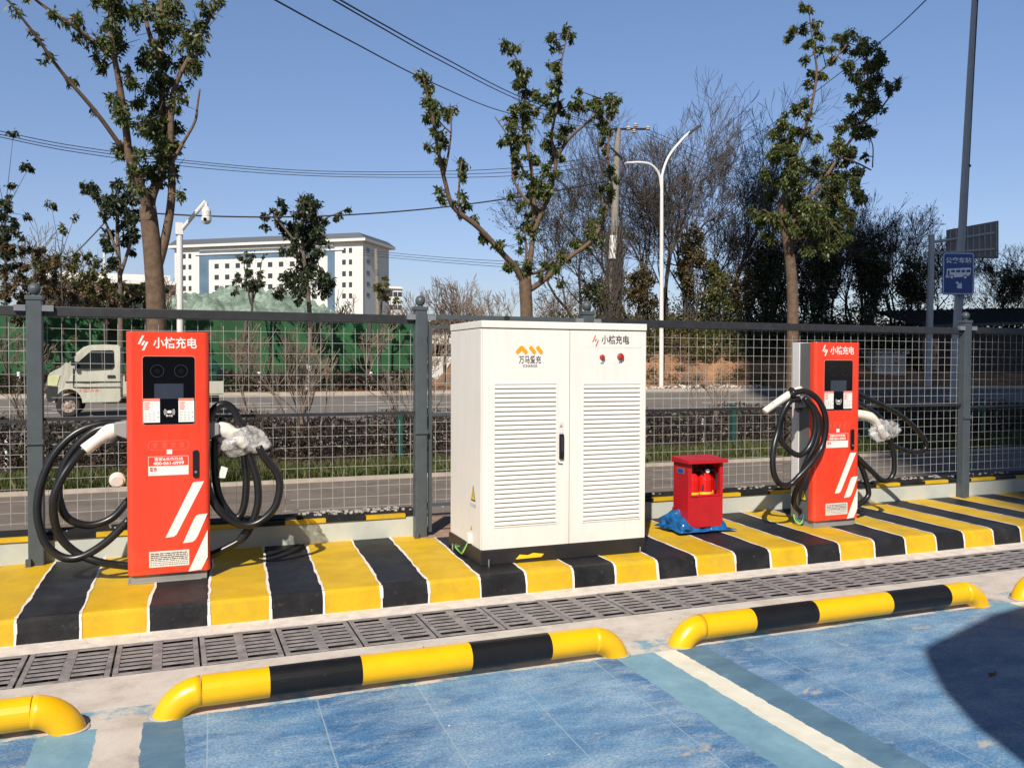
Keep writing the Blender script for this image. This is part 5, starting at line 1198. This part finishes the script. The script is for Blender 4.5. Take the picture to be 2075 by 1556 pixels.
# overhead wires: each one sagging between real points
def wire(label, pts, r=.012, group=None):
    P = [at(x, y, Y) for x, y, Y in pts]; b = MB(); b.tube(smooth_path(P, 10), r, 5, False); o = b.build('overhead_wire', K['cable']); return tag(o, label, 'wire', group)
wire('single overhead wire running from the top edge down to the utility pole, below the pair', [(520, -20, 14), (700, 78, 18), (880, 170, 24), (1040, 232, 31), (1215, 262, 40)], .016)
wire('upper wire of the close pair running from the top edge to the utility pole', [(650, -22, 14), (780, 52, 17), (900, 118, 21), (1050, 195, 28), (1180, 243, 36), (1250, 258, 40.4)], .016)
wire('lower wire of the close pair running from the top edge to the utility pole', [(640, -20, 14), (770, 55, 17), (890, 122, 21), (1045, 200, 28), (1175, 246, 36), (1240, 262, 40.4)], .015)
for k, lb in enumerate(('top', 'middle', 'bottom')):
    wire('%s of the three thin wires crossing the sky behind the forked tree' % lb, [(-20, 262+k*7-(k == 2)*2, 40), (150, 296+k*6, 42), (380, 326+k*5+(k == 2)*2, 44), (620, 346+k*5, 44), (860, 348+k*6, 43), (1050, 340+k*8, 42), (1215, 318+k*9, 40.6)], .017)
for k, lb in enumerate(('top', 'middle', 'bottom')):
    wire('%s wire of the three faint wires right of the office building' % lb, [(735, 507+k*5, 120), (900, 522+k*5, 100), (1060, 531+k*6, 90), (1180, 532+k*6, 85)], .03)
wire('thick black cable sagging between the forked tree and the utility pole', [(300, 432, 40), (420, 438, 40), (560, 440, 40), (700, 436, 40), (880, 422, 40), (1060, 398, 40), (1240, 366, 40.6)], .035)
wire('thin black cable slanting down through the small trees at left', [(300, 360, 40), (230, 432, 40), (190, 475, 40), (150, 515, 40), (105, 550, 40)], .03)
wire('long wire rising from the bare trees to the top right corner', [(1440, 330, 46), (1560, 255, 38), (1700, 150, 28), (1800, 72, 21), (1900, -22, 15)], .016)
for k, lb in enumerate(('upper', 'middle', 'lower')):
    wire('%s wire sloping from the utility pole into the bare trees' % lb, [(1309, 262+k*6, 40.6), (1400, 300+k*14, 42), (1520, 360+k*18, 45), (1640, 430+k*20, 48)], .014)
for k, lb in enumerate(('top', 'second', 'third', 'lowest')):
    wire('%s of the four faint wires at the right edge below the road sign' % lb, [(1990, 500+k*16, 52), (2040, 522+k*15, 52), (2100, 552+k*13, 52)], .02)
# leaning stakes far behind
for (a, b_, lb) in (((962, 575), (985, 640), 'thin dark pole leaning left behind the gate'), ((1141, 560), (1125, 640), 'thin dark pole leaning right behind the pruned tree')):
    b = MB(); b.tube([at(*a, 50), at(*b_, 50), at(b_[0]+(b_[0]-a[0])*1.2, b_[1]+(b_[1]-a[1])*1.2, 50)], .05, 6); tag(b.build('leaning_pole', K['polegray']), lb, 'pole')
b = MB(); p0 = at(762, 505, 48); b.tube([at(762, 505, 48), at(766, 640, 48), at(769, 740, 48)], [.10, .14, .16], 8); tag(b.build('concrete_pole', K['conpole']), 'thin concrete pole standing before the right end of the office building', 'pole')
# ------------------------------------------------------------------ bus stop sign on leaning lamp pole
YB_ = 16.0; c = at(1930, 860, YB_)
t = thing('sign_pole', 'tall leaning gray pole right of the right charger, a dark cable strapped to it', 'pole', (c.x, YB_, 0))
P = [at(1928, 880, YB_), at(1941, 640, YB_), at(1953, 400, YB_), at(1966, 150, YB_), at(1978, -60, YB_)]
b = MB(); b.tube(P, [.105, .10, .092, .075, .06], 16); b.build('pole', K['polegray'], t, smooth=False)
b = MB(); b.tube([p+Vector((.045, -.085+.008*i, 0)) for i, p in enumerate(P[1:])], .013, 6); b.build('strapped_cable', K['cable'], t)
for (px, py) in ((1959, 337), (1976, 3)):
    c3 = at(px, py, YB_); b = MB(); b.tube([c3-Vector((0, 0, .02)), c3+Vector((0, 0, .02))], .10 if py > 100 else .075, 14); b.build('strap', K['cable'], t)
# sign plate turned towards the car park
SP = [at(1911, 517, YB_-.10), at(1976, 506, YB_-.36), at(1972, 596, YB_-.36), at(1907, 599, YB_-.10)]
t = thing('bus_stop_sign', 'blue bus stop sign with white bus, characters and arrow on the leaning pole', 'sign', SP[0])
sx_ = (SP[1]-SP[0]); sx_.z = 0; SW = sx_.length; sx_.normalize(); szz = Vector((0, 0, 1)); SH = (SP[0].z-SP[3].z+SP[1].z-SP[2].z)/2; sc_ = (SP[0]+SP[1]+SP[2]+SP[3])/4; sn = sx_.cross(szz).normalized()
if sn.dot(sc_) > 0: sn = -sn
def SG(u, v, d=0): return sc_+sx_*u*SW/2+szz*v*SH/2+sn*d
def rr2(hw, hh, r, d):
    out = []
    for cx, cy, a0 in ((1, 1, 0), (-1, 1, 90), (-1, -1, 180), (1, -1, 270)):
        for i in range(6):
            a = R(a0+18*i); out.append(sc_+sx_*(cx*(hw-r)+r*math.cos(a))+szz*(cy*(hh-r)+r*math.sin(a))+sn*d)
    return out
b = MB(); b.prism(rr2(SW/2, SH/2, .07, .0), sn*.012); pl_ = b.build('plate', K['signblue'], t)
o1, o2 = rr2(SW/2-.02, SH/2-.02, .06, .0135), rr2(SW/2-.038, SH/2-.038, .045, .0135); b = MB()
for k in range(len(o1)): b.face([o1[k], o1[(k+1) % len(o1)], o2[(k+1) % len(o1)], o2[k]])
b.build('border', K['signwhite'], pl_)
text('公交车站', .155, SG(0, .60, .013), K['signwhite'], t, xd=sx_ if sx_.cross(szz).dot(sn) > 0 else -sx_, width=SW*.80, bold=.003)
def spoly(pts, name, m='signwhite', d=.0135):
    b = MB(); b.prism([SG(u, v, d) for u, v in pts], sn*.001); return b.build(name, K[m], t)
spoly([(-.72, .22), (.74, .28), (.78, .22), (.76, -.02), (.66, -.10), (.3, -.16), (-.8, -.20), (-.78, -.10), (-.74, -.08)], 'bus_body')
for u in (-.62,): spoly([(u-.04, .14), (u+.06, .15), (u+.06, -.12), (u-.04, -.12)], 'bus_door', 'signblue', .015)
for i, u in enumerate((-.46, -.14, .18, .50)): spoly([(u, .15+.01*i), (u+.24, .16+.01*i), (u+.24, .06), (u, .05)], 'bus_window', 'signblue', .015)
for u in (-.42, .42):
    b = MB(); cc = SG(u, -.17, .0155); b.tube([cc, cc+sn*.001], .058, 16); wl = b.build('bus_wheel', K['signblue'], t)
    b = MB(); b.tube([cc+sn*.0012, cc+sn*.002], .034, 16); b.build('wheel_disc', K['signwhite'], wl)
spoly([(-.18, -.42), (-.06, -.36), (.10, -.50), (.20, -.40), (.24, -.70), (-.04, -.70), (-.10, -.60), (.0, -.56)], 'arrow')
# road sign seen from behind on gantry arm
YS = 38.9; c = at(1884, 780, YS)
t = thing('road_sign', 'back of a gray road sign on two arms of a pale pole beyond the road', 'road sign', (c.x, YS, .2))
b = MB(); b.tube([at(1880, 784, YS), at(1884, 640, YS), at(1888, 476, YS)], [.21, .20, .17], 14); b.build('pole', K['polegray'], t, smooth=False)
for (y0, y1) in ((492, 472), (514, 505)):
    b = MB(); b.tube([at(1884, y0, YS), at(2015, y1, YS-1.6)], .085, 10); b.build('arm', K['polegray'], t)
Pp = [at(1919, 466, YS-.35), at(2024, 447, YS-1.7), at(2024, 524, YS-1.7), at(1919, 521, YS-.35)]
b = MB(); b.prism(Pp, (0.05, .12, 0)); sb = b.build('sign_panel', K['signback'], t, bevel=.03)
b = MB()
for k in range(9):
    s = (k+.5)/9; a = Pp[0].lerp(Pp[1], s); d = Pp[3].lerp(Pp[2], s); b.beam(a-Vector((0, .03, .1)), d-Vector((0, .03, -.1)), .05, .05)
b.build('stiffener', K['polegray'], sb)
#PART7
# ------------------------------------------------------------------ small truck on the road
TYK = 24.6
def tp(cx, cy): return at(cx/5.1875, 600+cy/5.1875, TYK)
t = thing('small_truck', 'pale gray-green small truck with dusty cab and rusty wheel rims on the road', 'truck', (tp(900, 1200).x, TYK+.75, .1))
arc = [(715+150*math.cos(R(a)), 1130-150*math.sin(R(a))) for a in range(0, 181, 15)]
prof = [(500, 1110), (488, 1060), (484, 960), (492, 870), (512, 815), (560, 785), (640, 745), (700, 690), (790, 600), (870, 535), (940, 512), (1100, 506), (1250, 512), (1268, 535), (1276, 700), (1284, 900), (1278, 1090), (1255, 1118), (900, 1125)] + arc[:-1] + [(565, 1130)]
def cabsec(off, k, tum):
    c = tp(900, 850); out = []
    for (x, y) in prof:
        p = tp(x, y); up_ = max(0, (p.z-tp(900, 760).z)); q = Vector((c.x+(p.x-c.x)*k, TYK+off+tum*up_*.16, c.z+(p.z-c.z)*k)); out.append(q)
    return out
secs = [cabsec(0.0, .97, 1), cabsec(.03, .993, 1), cabsec(.10, 1, 1), cabsec(.75, 1.004, 0), cabsec(1.40, 1, -1), cabsec(1.47, .993, -1), cabsec(1.5, .97, -1)]
b = MB(); n = len(prof); vs = [p for s_ in secs for p in s_]; fs = [(k*n+i, k*n+(i+1) % n, (k+1)*n+(i+1) % n, (k+1)*n+i) for k in range(len(secs)-1) for i in range(n)]
fs += [tuple(range(n)), tuple(range(len(vs)-1, len(vs)-n-1, -1))]; b.mesh(vs, fs); cab = b.build('cab', K['cabpaint'], t)
def cabflat(pts, name, m, d=.012, th=.012, parent=cab):
    b = MB(); P = []
    for (x, y) in pts:
        p = tp(x, y); up_ = max(0, (p.z-tp(900, 760).z)); P.append(Vector((p.x, TYK-d+up_*.16, p.z)))
    b.prism(P, (0, th, 0)); return b.build(name, m, parent)
cabflat([(795, 745), (800, 715), (880, 640), (960, 572), (1180, 568), (1195, 580), (1200, 735), (1175, 760), (800, 760)], 'side_window', K['truckglass'], .014)
cabflat([(1060, 570), (1075, 570), (1085, 758), (1070, 758)], 'window_bar', K['rail'], .018, .006)
dr_ = cabflat([(1130, 830), (1210, 830), (1212, 858), (1128, 858)], 'door_handle', K['rail'], .012)
cabflat([(500, 850), (560, 832), (632, 830), (610, 900), (600, 940), (500, 940)], 'headlight', K['warn'] if False else mat('headlight lens', (.55, .55, .30), .15), .016)
cabflat([(486, 945), (606, 950), (600, 1040), (585, 1090), (505, 1115), (486, 1060)], 'front_bumper', K['rail'], .018)
cabflat([(700, 694), (790, 604), (800, 612), (715, 700)], 'windscreen_edge', K['truckglass'], .008)
b = MB()
for (x0_, y0_, x1_, y1_) in ((765, 760, 775, 960), (775, 958, 1276, 962), (1262, 560, 1266, 1060), (690, 900, 1270, 905)):
    p, q = tp(x0_, y0_), tp(x1_, y1_); b.box(min(p.x, q.x), max(p.x, q.x)+.006, TYK-.006, TYK+.02, min(p.z, q.z), max(p.z, q.z)+.006)
b.build('door_seam', K['rail'], cab)
p = tp(930, 990); text('小型货车', .075, (p.x, TYK-.006, p.z), K['offred'], t, width=.5)
p = tp(775, 690); b = MB(); b.box(p.x-.05, p.x+.03, TYK-.20, TYK-.04, p.z-.10, p.z+.12); b.build('side_mirror', K['blackpl'], t, bevel=.02)
zr = .1; wr = (tp(715, 1270).z-tp(715, 1030).z)
def wheel(x, y, parent, R_=.28):
    w = MB(); prof_ = [(R_*.62, -.0), (R_*.93, -.004), (R_, .03), (R_, .13), (R_*.93, .165), (R_*.62, .17)]
    n = 28; base = []
    for r_, yy in prof_: base += [(x+r_*math.cos(2*math.pi*j/n), y+yy, .1+R_+r_*math.sin(2*math.pi*j/n)) for j in range(n)]
    k = len(prof_); w.mesh(base, [(i*n+j, i*n+(j+1) % n, (i+1)*n+(j+1) % n, (i+1)*n+j) for i in range(k-1) for j in range(n)]); wo = w.build('wheel', K['tyre'], parent)
    w = MB(); c = Vector((x, y, .1+R_)); w.tube([c+Vector((0, .05, 0)), c+Vector((0, .02, 0)), c+Vector((0, .035, 0)), c+Vector((0, .005, 0))], [R_*.62, R_*.60, R_*.36, R_*.16], 24); ro = w.build('rim', K['rim'], wo)
    w = MB()
    for j in range(8): a = 2*math.pi*j/8; q = c+Vector((math.cos(a)*R_*.47, .022, math.sin(a)*R_*.47)); w.tube([q, q+Vector((0, -.004, 0))], .016, 8)
    w.build('rim_holes', K['pit'], ro if False else wo)
xw = tp(715, 1150).x
wheel(xw, TYK+.0, t); wheel(xw, TYK+1.32, t); wheel(xw+2.35, TYK+.0, t); wheel(xw+2.35, TYK+1.32, t)
xb = tp(1290, 800).x
b = MB(); b.box(xb, xb+2.5, TYK-.02, TYK+1.52, .62, .68); b.box(xb, xb+.05, TYK-.02, TYK+1.52, .68, 1.15); b.box(xb+2.45, xb+2.5, TYK-.02, TYK+1.52, .68, 1.0); b.build('cargo_bed', K['cabpaint'], t)
for yq in (TYK-.04, TYK+1.5):
    b = MB(); b.box(xb, xb+2.5, yq, yq+.04, .66, 1.0); b.build('side_board', K['cabpaint'], t, bevel=.01)
b = MB(); b.box(xb-.5, xb+2.4, TYK+.3, TYK+.42, .42, .62); b.box(xb-.5, xb+2.4, TYK+1.08, TYK+1.2, .42, .62); b.build('chassis_rail', K['rail'], t)
v, f = crinkle((xb+1.6, TYK+.75, 1.25), (.85, .62, .55), 6, 3, .2); b = MB(); b.mesh(v, f); tag(b.build('tarpaulin_load', mat('dark green tarpaulin', (.015, .06, .035), .5)), 'dark green tarpaulin-covered load on the bed of the small truck', 'load')

# ------------------------------------------------------------------ dirt bank on the right: scrub, trees, rubble, roof
def bank_scrub(name, label, x0, x1, y0, y1, n, hmin, hmax, L, m, cat='scrub', clump=9, seed=0):
    r_ = np.random.default_rng(seed+100); k = max(1, n//160); C = []
    for _ in range(k):
        cx, cy = r_.uniform(x0, x1), r_.uniform(y0, y1); h = r_.uniform(hmin, hmax); g = far_h(cx, cy) if (38 < cy < 60) else .2
        m_ = 160; q = r_.normal(size=(m_, 3)); q[:, 0] = cx+q[:, 0]*h*.42; q[:, 1] = cy+q[:, 1]*h*.3; q[:, 2] = g+h*np.abs(q[:, 2])*.48; C.append(q)
    return tag(quad_obj(name, leaf_arrays(np.concatenate(C), L, L*.5, -.1, r_), m), label, cat, kind='stuff')
bank_scrub('bank_scrub', 'olive and brown dry scrub covering the top of the dirt bank', 17, 32, 42.5, 48, 30000, .5, 1.6, .17, K['leafbrown'], seed=1)
bank_scrub('bank_grass', 'yellowed grass along the crest of the dirt bank', 18, 33, 42, 45.5, 16000, .4, 1.1, .24, K['leafolive'], seed=2)
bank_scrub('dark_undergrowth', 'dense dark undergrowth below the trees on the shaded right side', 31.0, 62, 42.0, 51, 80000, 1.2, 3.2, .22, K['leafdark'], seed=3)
bank_scrub('slope_weeds', 'sparse weeds growing on the face of the dirt bank', 20, 32, 39.8, 43, 9000, .2, .8, .13, K['leafbrown'], seed=4)
bank_scrub('distant_scrub', 'brown scrub on the horizon between the office building and the utility pole', 1, 22, 62, 78, 26000, 1.5, 3.4, .30, K['leafbrown'], seed=6)
def ivy_bush(label, px, py, rx, ry, n, seed, m='leafbrown', Y=44.5, L=.2, name='ivy_thicket'):
    S = (at(1037, 500, Y)-at(1038, 500, Y)).length; c = at(px, py, Y); p = at(px, 735, Y); C = []; r_ = np.random.default_rng(seed)
    t = thing(name, label, 'thicket', (p.x, Y, far_h(p.x, Y)))
    tw = Twigs(); k = max(6, n//120)
    for _ in range(k):
        d = r_.normal(size=3); d /= np.linalg.norm(d); q = np.array(c)+d*np.array([rx*S, 1.2, ry*S])*r_.uniform(.1, 1)**.6; rr_ = r_.uniform(.25, .6); C.append(blob_points(q, (rr_, rr_, rr_*1.4), 120, .1)); g = np.array((p.x+r_.normal()*.3, Y, far_h(p.x, Y))); tw.seg(g, q, .03, .012)
    tw.obj('stems', K['twig'], t); quad_obj('foliage', leaf_arrays(np.concatenate(C), L, L*.5, .3, r_), K[m], t)
ivy_bush('ivy-choked brown trunk thicket right of the street lamp', 1400, 540, 34, 95, 4200, 201)
ivy_bush('brown creeper thicket between the utility pole and the street lamp', 1300, 590, 36, 50, 3200, 202)
ivy_bush('green and brown thicket right of the ivy-choked trunk', 1450, 590, 34, 60, 3400, 203, 'leafolive')
ivy_bush('reddish brown thicket left of the leafy street tree trunk', 1505, 600, 34, 60, 3000, 204)
ivy_bush('dark ivy column beside the utility pole foot', 1215, 590, 24, 50, 2000, 205, 'leafdark')
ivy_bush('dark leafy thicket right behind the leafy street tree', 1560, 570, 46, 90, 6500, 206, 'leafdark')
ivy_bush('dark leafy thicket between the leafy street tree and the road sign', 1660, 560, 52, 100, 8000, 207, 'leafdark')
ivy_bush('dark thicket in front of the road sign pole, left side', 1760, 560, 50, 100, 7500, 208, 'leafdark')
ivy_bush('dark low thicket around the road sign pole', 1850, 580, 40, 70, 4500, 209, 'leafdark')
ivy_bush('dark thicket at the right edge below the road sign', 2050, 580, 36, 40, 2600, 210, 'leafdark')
BT = [(1180, 340, 301, 'bare reddish tree left of the utility pole', .13), (1290, 255, 302, 'tall bare tree behind the street lamp, left of it', .16), (1345, 270, 303, 'tall bare tree directly behind the street lamp', .16), (1400, 240, 304, 'tallest bare tree, just right of the street lamp', .18), (1450, 255, 305, 'broad bare tree second right of the street lamp', .18), (1500, 320, 306, 'bare tree with curved branches left of the leafy street tree', .15),
      (1560, 420, 307, 'dark bare tree behind the leafy street tree', .12), (1680, 400, 308, 'dark slim bare tree right of the leafy street tree trunk', .12), (1740, 430, 309, 'dark bare tree in the middle of the shaded wood', .12), (1800, 410, 310, 'dark bare tree left of the road sign', .12), (1860, 440, 311, 'dark bare tree behind the road sign pole', .12), (2055, 510, 312, 'bare tree at the right edge behind the dark roof', .1), (1620, 440, 313, 'dark bare tree hidden behind the street tree trunk', .12)]
BT += [(1320, 300, 321, 'fine-twigged bare tree close behind the utility pole, right side', .12), (1425, 300, 323, 'fine-twigged bare tree just right of the tallest bare tree', .12), (1245, 330, 325, 'bare tree hidden behind the vines of the utility pole', .12)]
for (px, py, sd, lb, r0) in BT:
    Yq = 45.5+(sd % 3)*1.2; p = at(px, 735, Yq); g = far_h(p.x, Yq); D = f2.dot(p-Vector((0, 0, H))); h = (1.5+(738-py)*D/FPX-g)/.80
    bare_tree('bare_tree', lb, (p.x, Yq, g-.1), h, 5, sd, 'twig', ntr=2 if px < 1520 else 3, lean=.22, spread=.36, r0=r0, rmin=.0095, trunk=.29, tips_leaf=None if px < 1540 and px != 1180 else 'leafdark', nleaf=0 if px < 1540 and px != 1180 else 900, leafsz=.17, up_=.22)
# rubble at the kerb
t = tag(bpy.data.objects.new('x', None), None) if False else None
b = MB(); r_ = random.Random(77)
for i in range(420):
    x = r_.uniform(19.5, 30.5); y = 38.6+abs(r_.gauss(0, .5)); s = r_.uniform(.04, .20)*(1 if r_.random() < .8 else 1.8); z = far_h(x, y)
    P = [Vector((x+s*r_.uniform(-1, 1), y+s*r_.uniform(-1, 1), z+s*r_.uniform(-.3, .9))) for _ in range(4)]; b.mesh(P, [(0, 1, 2), (0, 2, 3), (0, 3, 1), (1, 3, 2)])
tag(b.build('rubble', K['rubble']), 'broken pale concrete rubble strewn along the far kerb below the dirt bank', 'rubble', kind='stuff')
# dark roofed building at the right edge
p0, p1 = at(1862, 620, 41), at(2200, 600, 41); t = thing('roofed_shelter', 'dark low building with sloping corrugated roof at the right edge', 'building', (p0.x+3, 41, .2))
b = MB(); b.box(p0.x+.8, p1.x, 41.6, 47, 0, 3.9); b.build('wall', mat('dark wall', (.035, .028, .024), .9, var=.3), t)
b = MB(); b.prism([(p0.x, 40.6, 3.85), (p1.x, 40.6, 4.5), (p1.x, 44.5, 5.6), (p0.x, 44.5, 4.95)], (0, 0, .15)); rf = b.build('roof', K['rooftile'], t)
b = MB()
for k in range(30): x = p0.x+k*.45; z = 3.85+.65*(x-p0.x)/(p1.x-p0.x)+.15; b.beam((x, 40.6, z+.02), (x, 44.5, z+1.12), .06, .05)
b.build('roof_ribs', K['rooftile'], rf)
p = at(1905, 640, 41); b = MB(); b.box(p.x-.8, p.x+.4, 41.45, 41.6, 1.2, 3.2); b.build('door', K['brick'], t)
c = at(1800, 735, 41.5); t = thing('concrete_block', 'pale concrete block standing in the shade beyond the road', 'concrete block', (c.x, 41.5, .2))
b = MB(); b.box(c.x-1.2, c.x+1.3, 41.3, 42.3, 0, 2.2); b.build('block', K['concrete'], t, bevel=.06); b = MB(); b.box(c.x-1.35, c.x+1.45, 41.2, 42.4, 2.2, 2.38); b.build('cap', K['concrete'], t, bevel=.03)
# near shrubs on the right in the hedge strip
shrub_px('thin bare shrub in the shade right of the right charger', 1830, 850, 120, 36, 4, .2, r0=.012)

# ------------------------------------------------------------------ behind the camera: unseen tower and canopy, added to cast the shadows in view
t = thing('shade_tower', 'unseen tall pale tower added behind the car park to shade the right side', 'building', (-2, -50, 0))
TX0, TX1, TYF, TH = 11.5-57*math.tan(SUN_AZ), 16, -45, 123  # edge and height set so the added tower shades the right side
b = MB(); b.box(TX0, TX1, TYF-14, TYF, -.2, TH); b.build('wall', K['tower'], t)
b = MB()
for f in range(40): b.box(TX0-.12, TX1+.12, TYF-.02, TYF+.15, 3+f*3.0-.25, 3+f*3.0)
b.build('floor_band', K['bwhite'], t)
b = MB()
for f in range(40):
    for k in range(11):
        x = TX0+2+k*3.65; b.box(x, x+1.9, TYF-.01, TYF+.06, 1.0+f*3.0, 2.5+f*3.0)
tag(b.build('window', K['bwin'], t), kind='stuff')
b = MB(); b.box(TX0+8, TX0+16, TYF-10, TYF-4, TH, TH+3.5); b.build('roof_house', K['tower'], t)
CZH = 4.6; shx, shy = math.sin(SUN_AZ)*CZH/math.tan(SUN_EL), math.cos(SUN_AZ)*CZH/math.tan(SUN_EL)
gp = [(2.84, -2.0), (2.88, 1.6), (2.95, 2.22), (3.10, 2.60), (3.27, 2.88), (3.58, 3.26), (3.64, 3.31), (3.73, 3.35), (4.50, 3.62), (4.9, 3.70), (8.6, 3.70), (8.6, -2.0)]  # floor shadow's outline, moved back along the sun to shape the canopy
t = thing('shadow_panel', 'unseen flat gray canopy on two posts, added overhead and shaped to cast the floor shadow', 'canopy', (3.2, -4.0, 0))
b = MB(); b.prism([(x-shx, y-shy, CZH) for x, y in gp], (0, 0, .10)); rf = b.build('roof_panel', K['polegray'], t)
for px_ in (1.4, 4.6):
    b = MB(); b.box(px_-.09, px_+.09, -4.6, -4.42, 0, CZH); b.build('post', K['post'], t, bevel=.01)
    b = MB(); b.beam((px_, -4.5, CZH-.10), (px_, -1.4, CZH-.06), .10, .12); b.build('beam', K['post'], t)
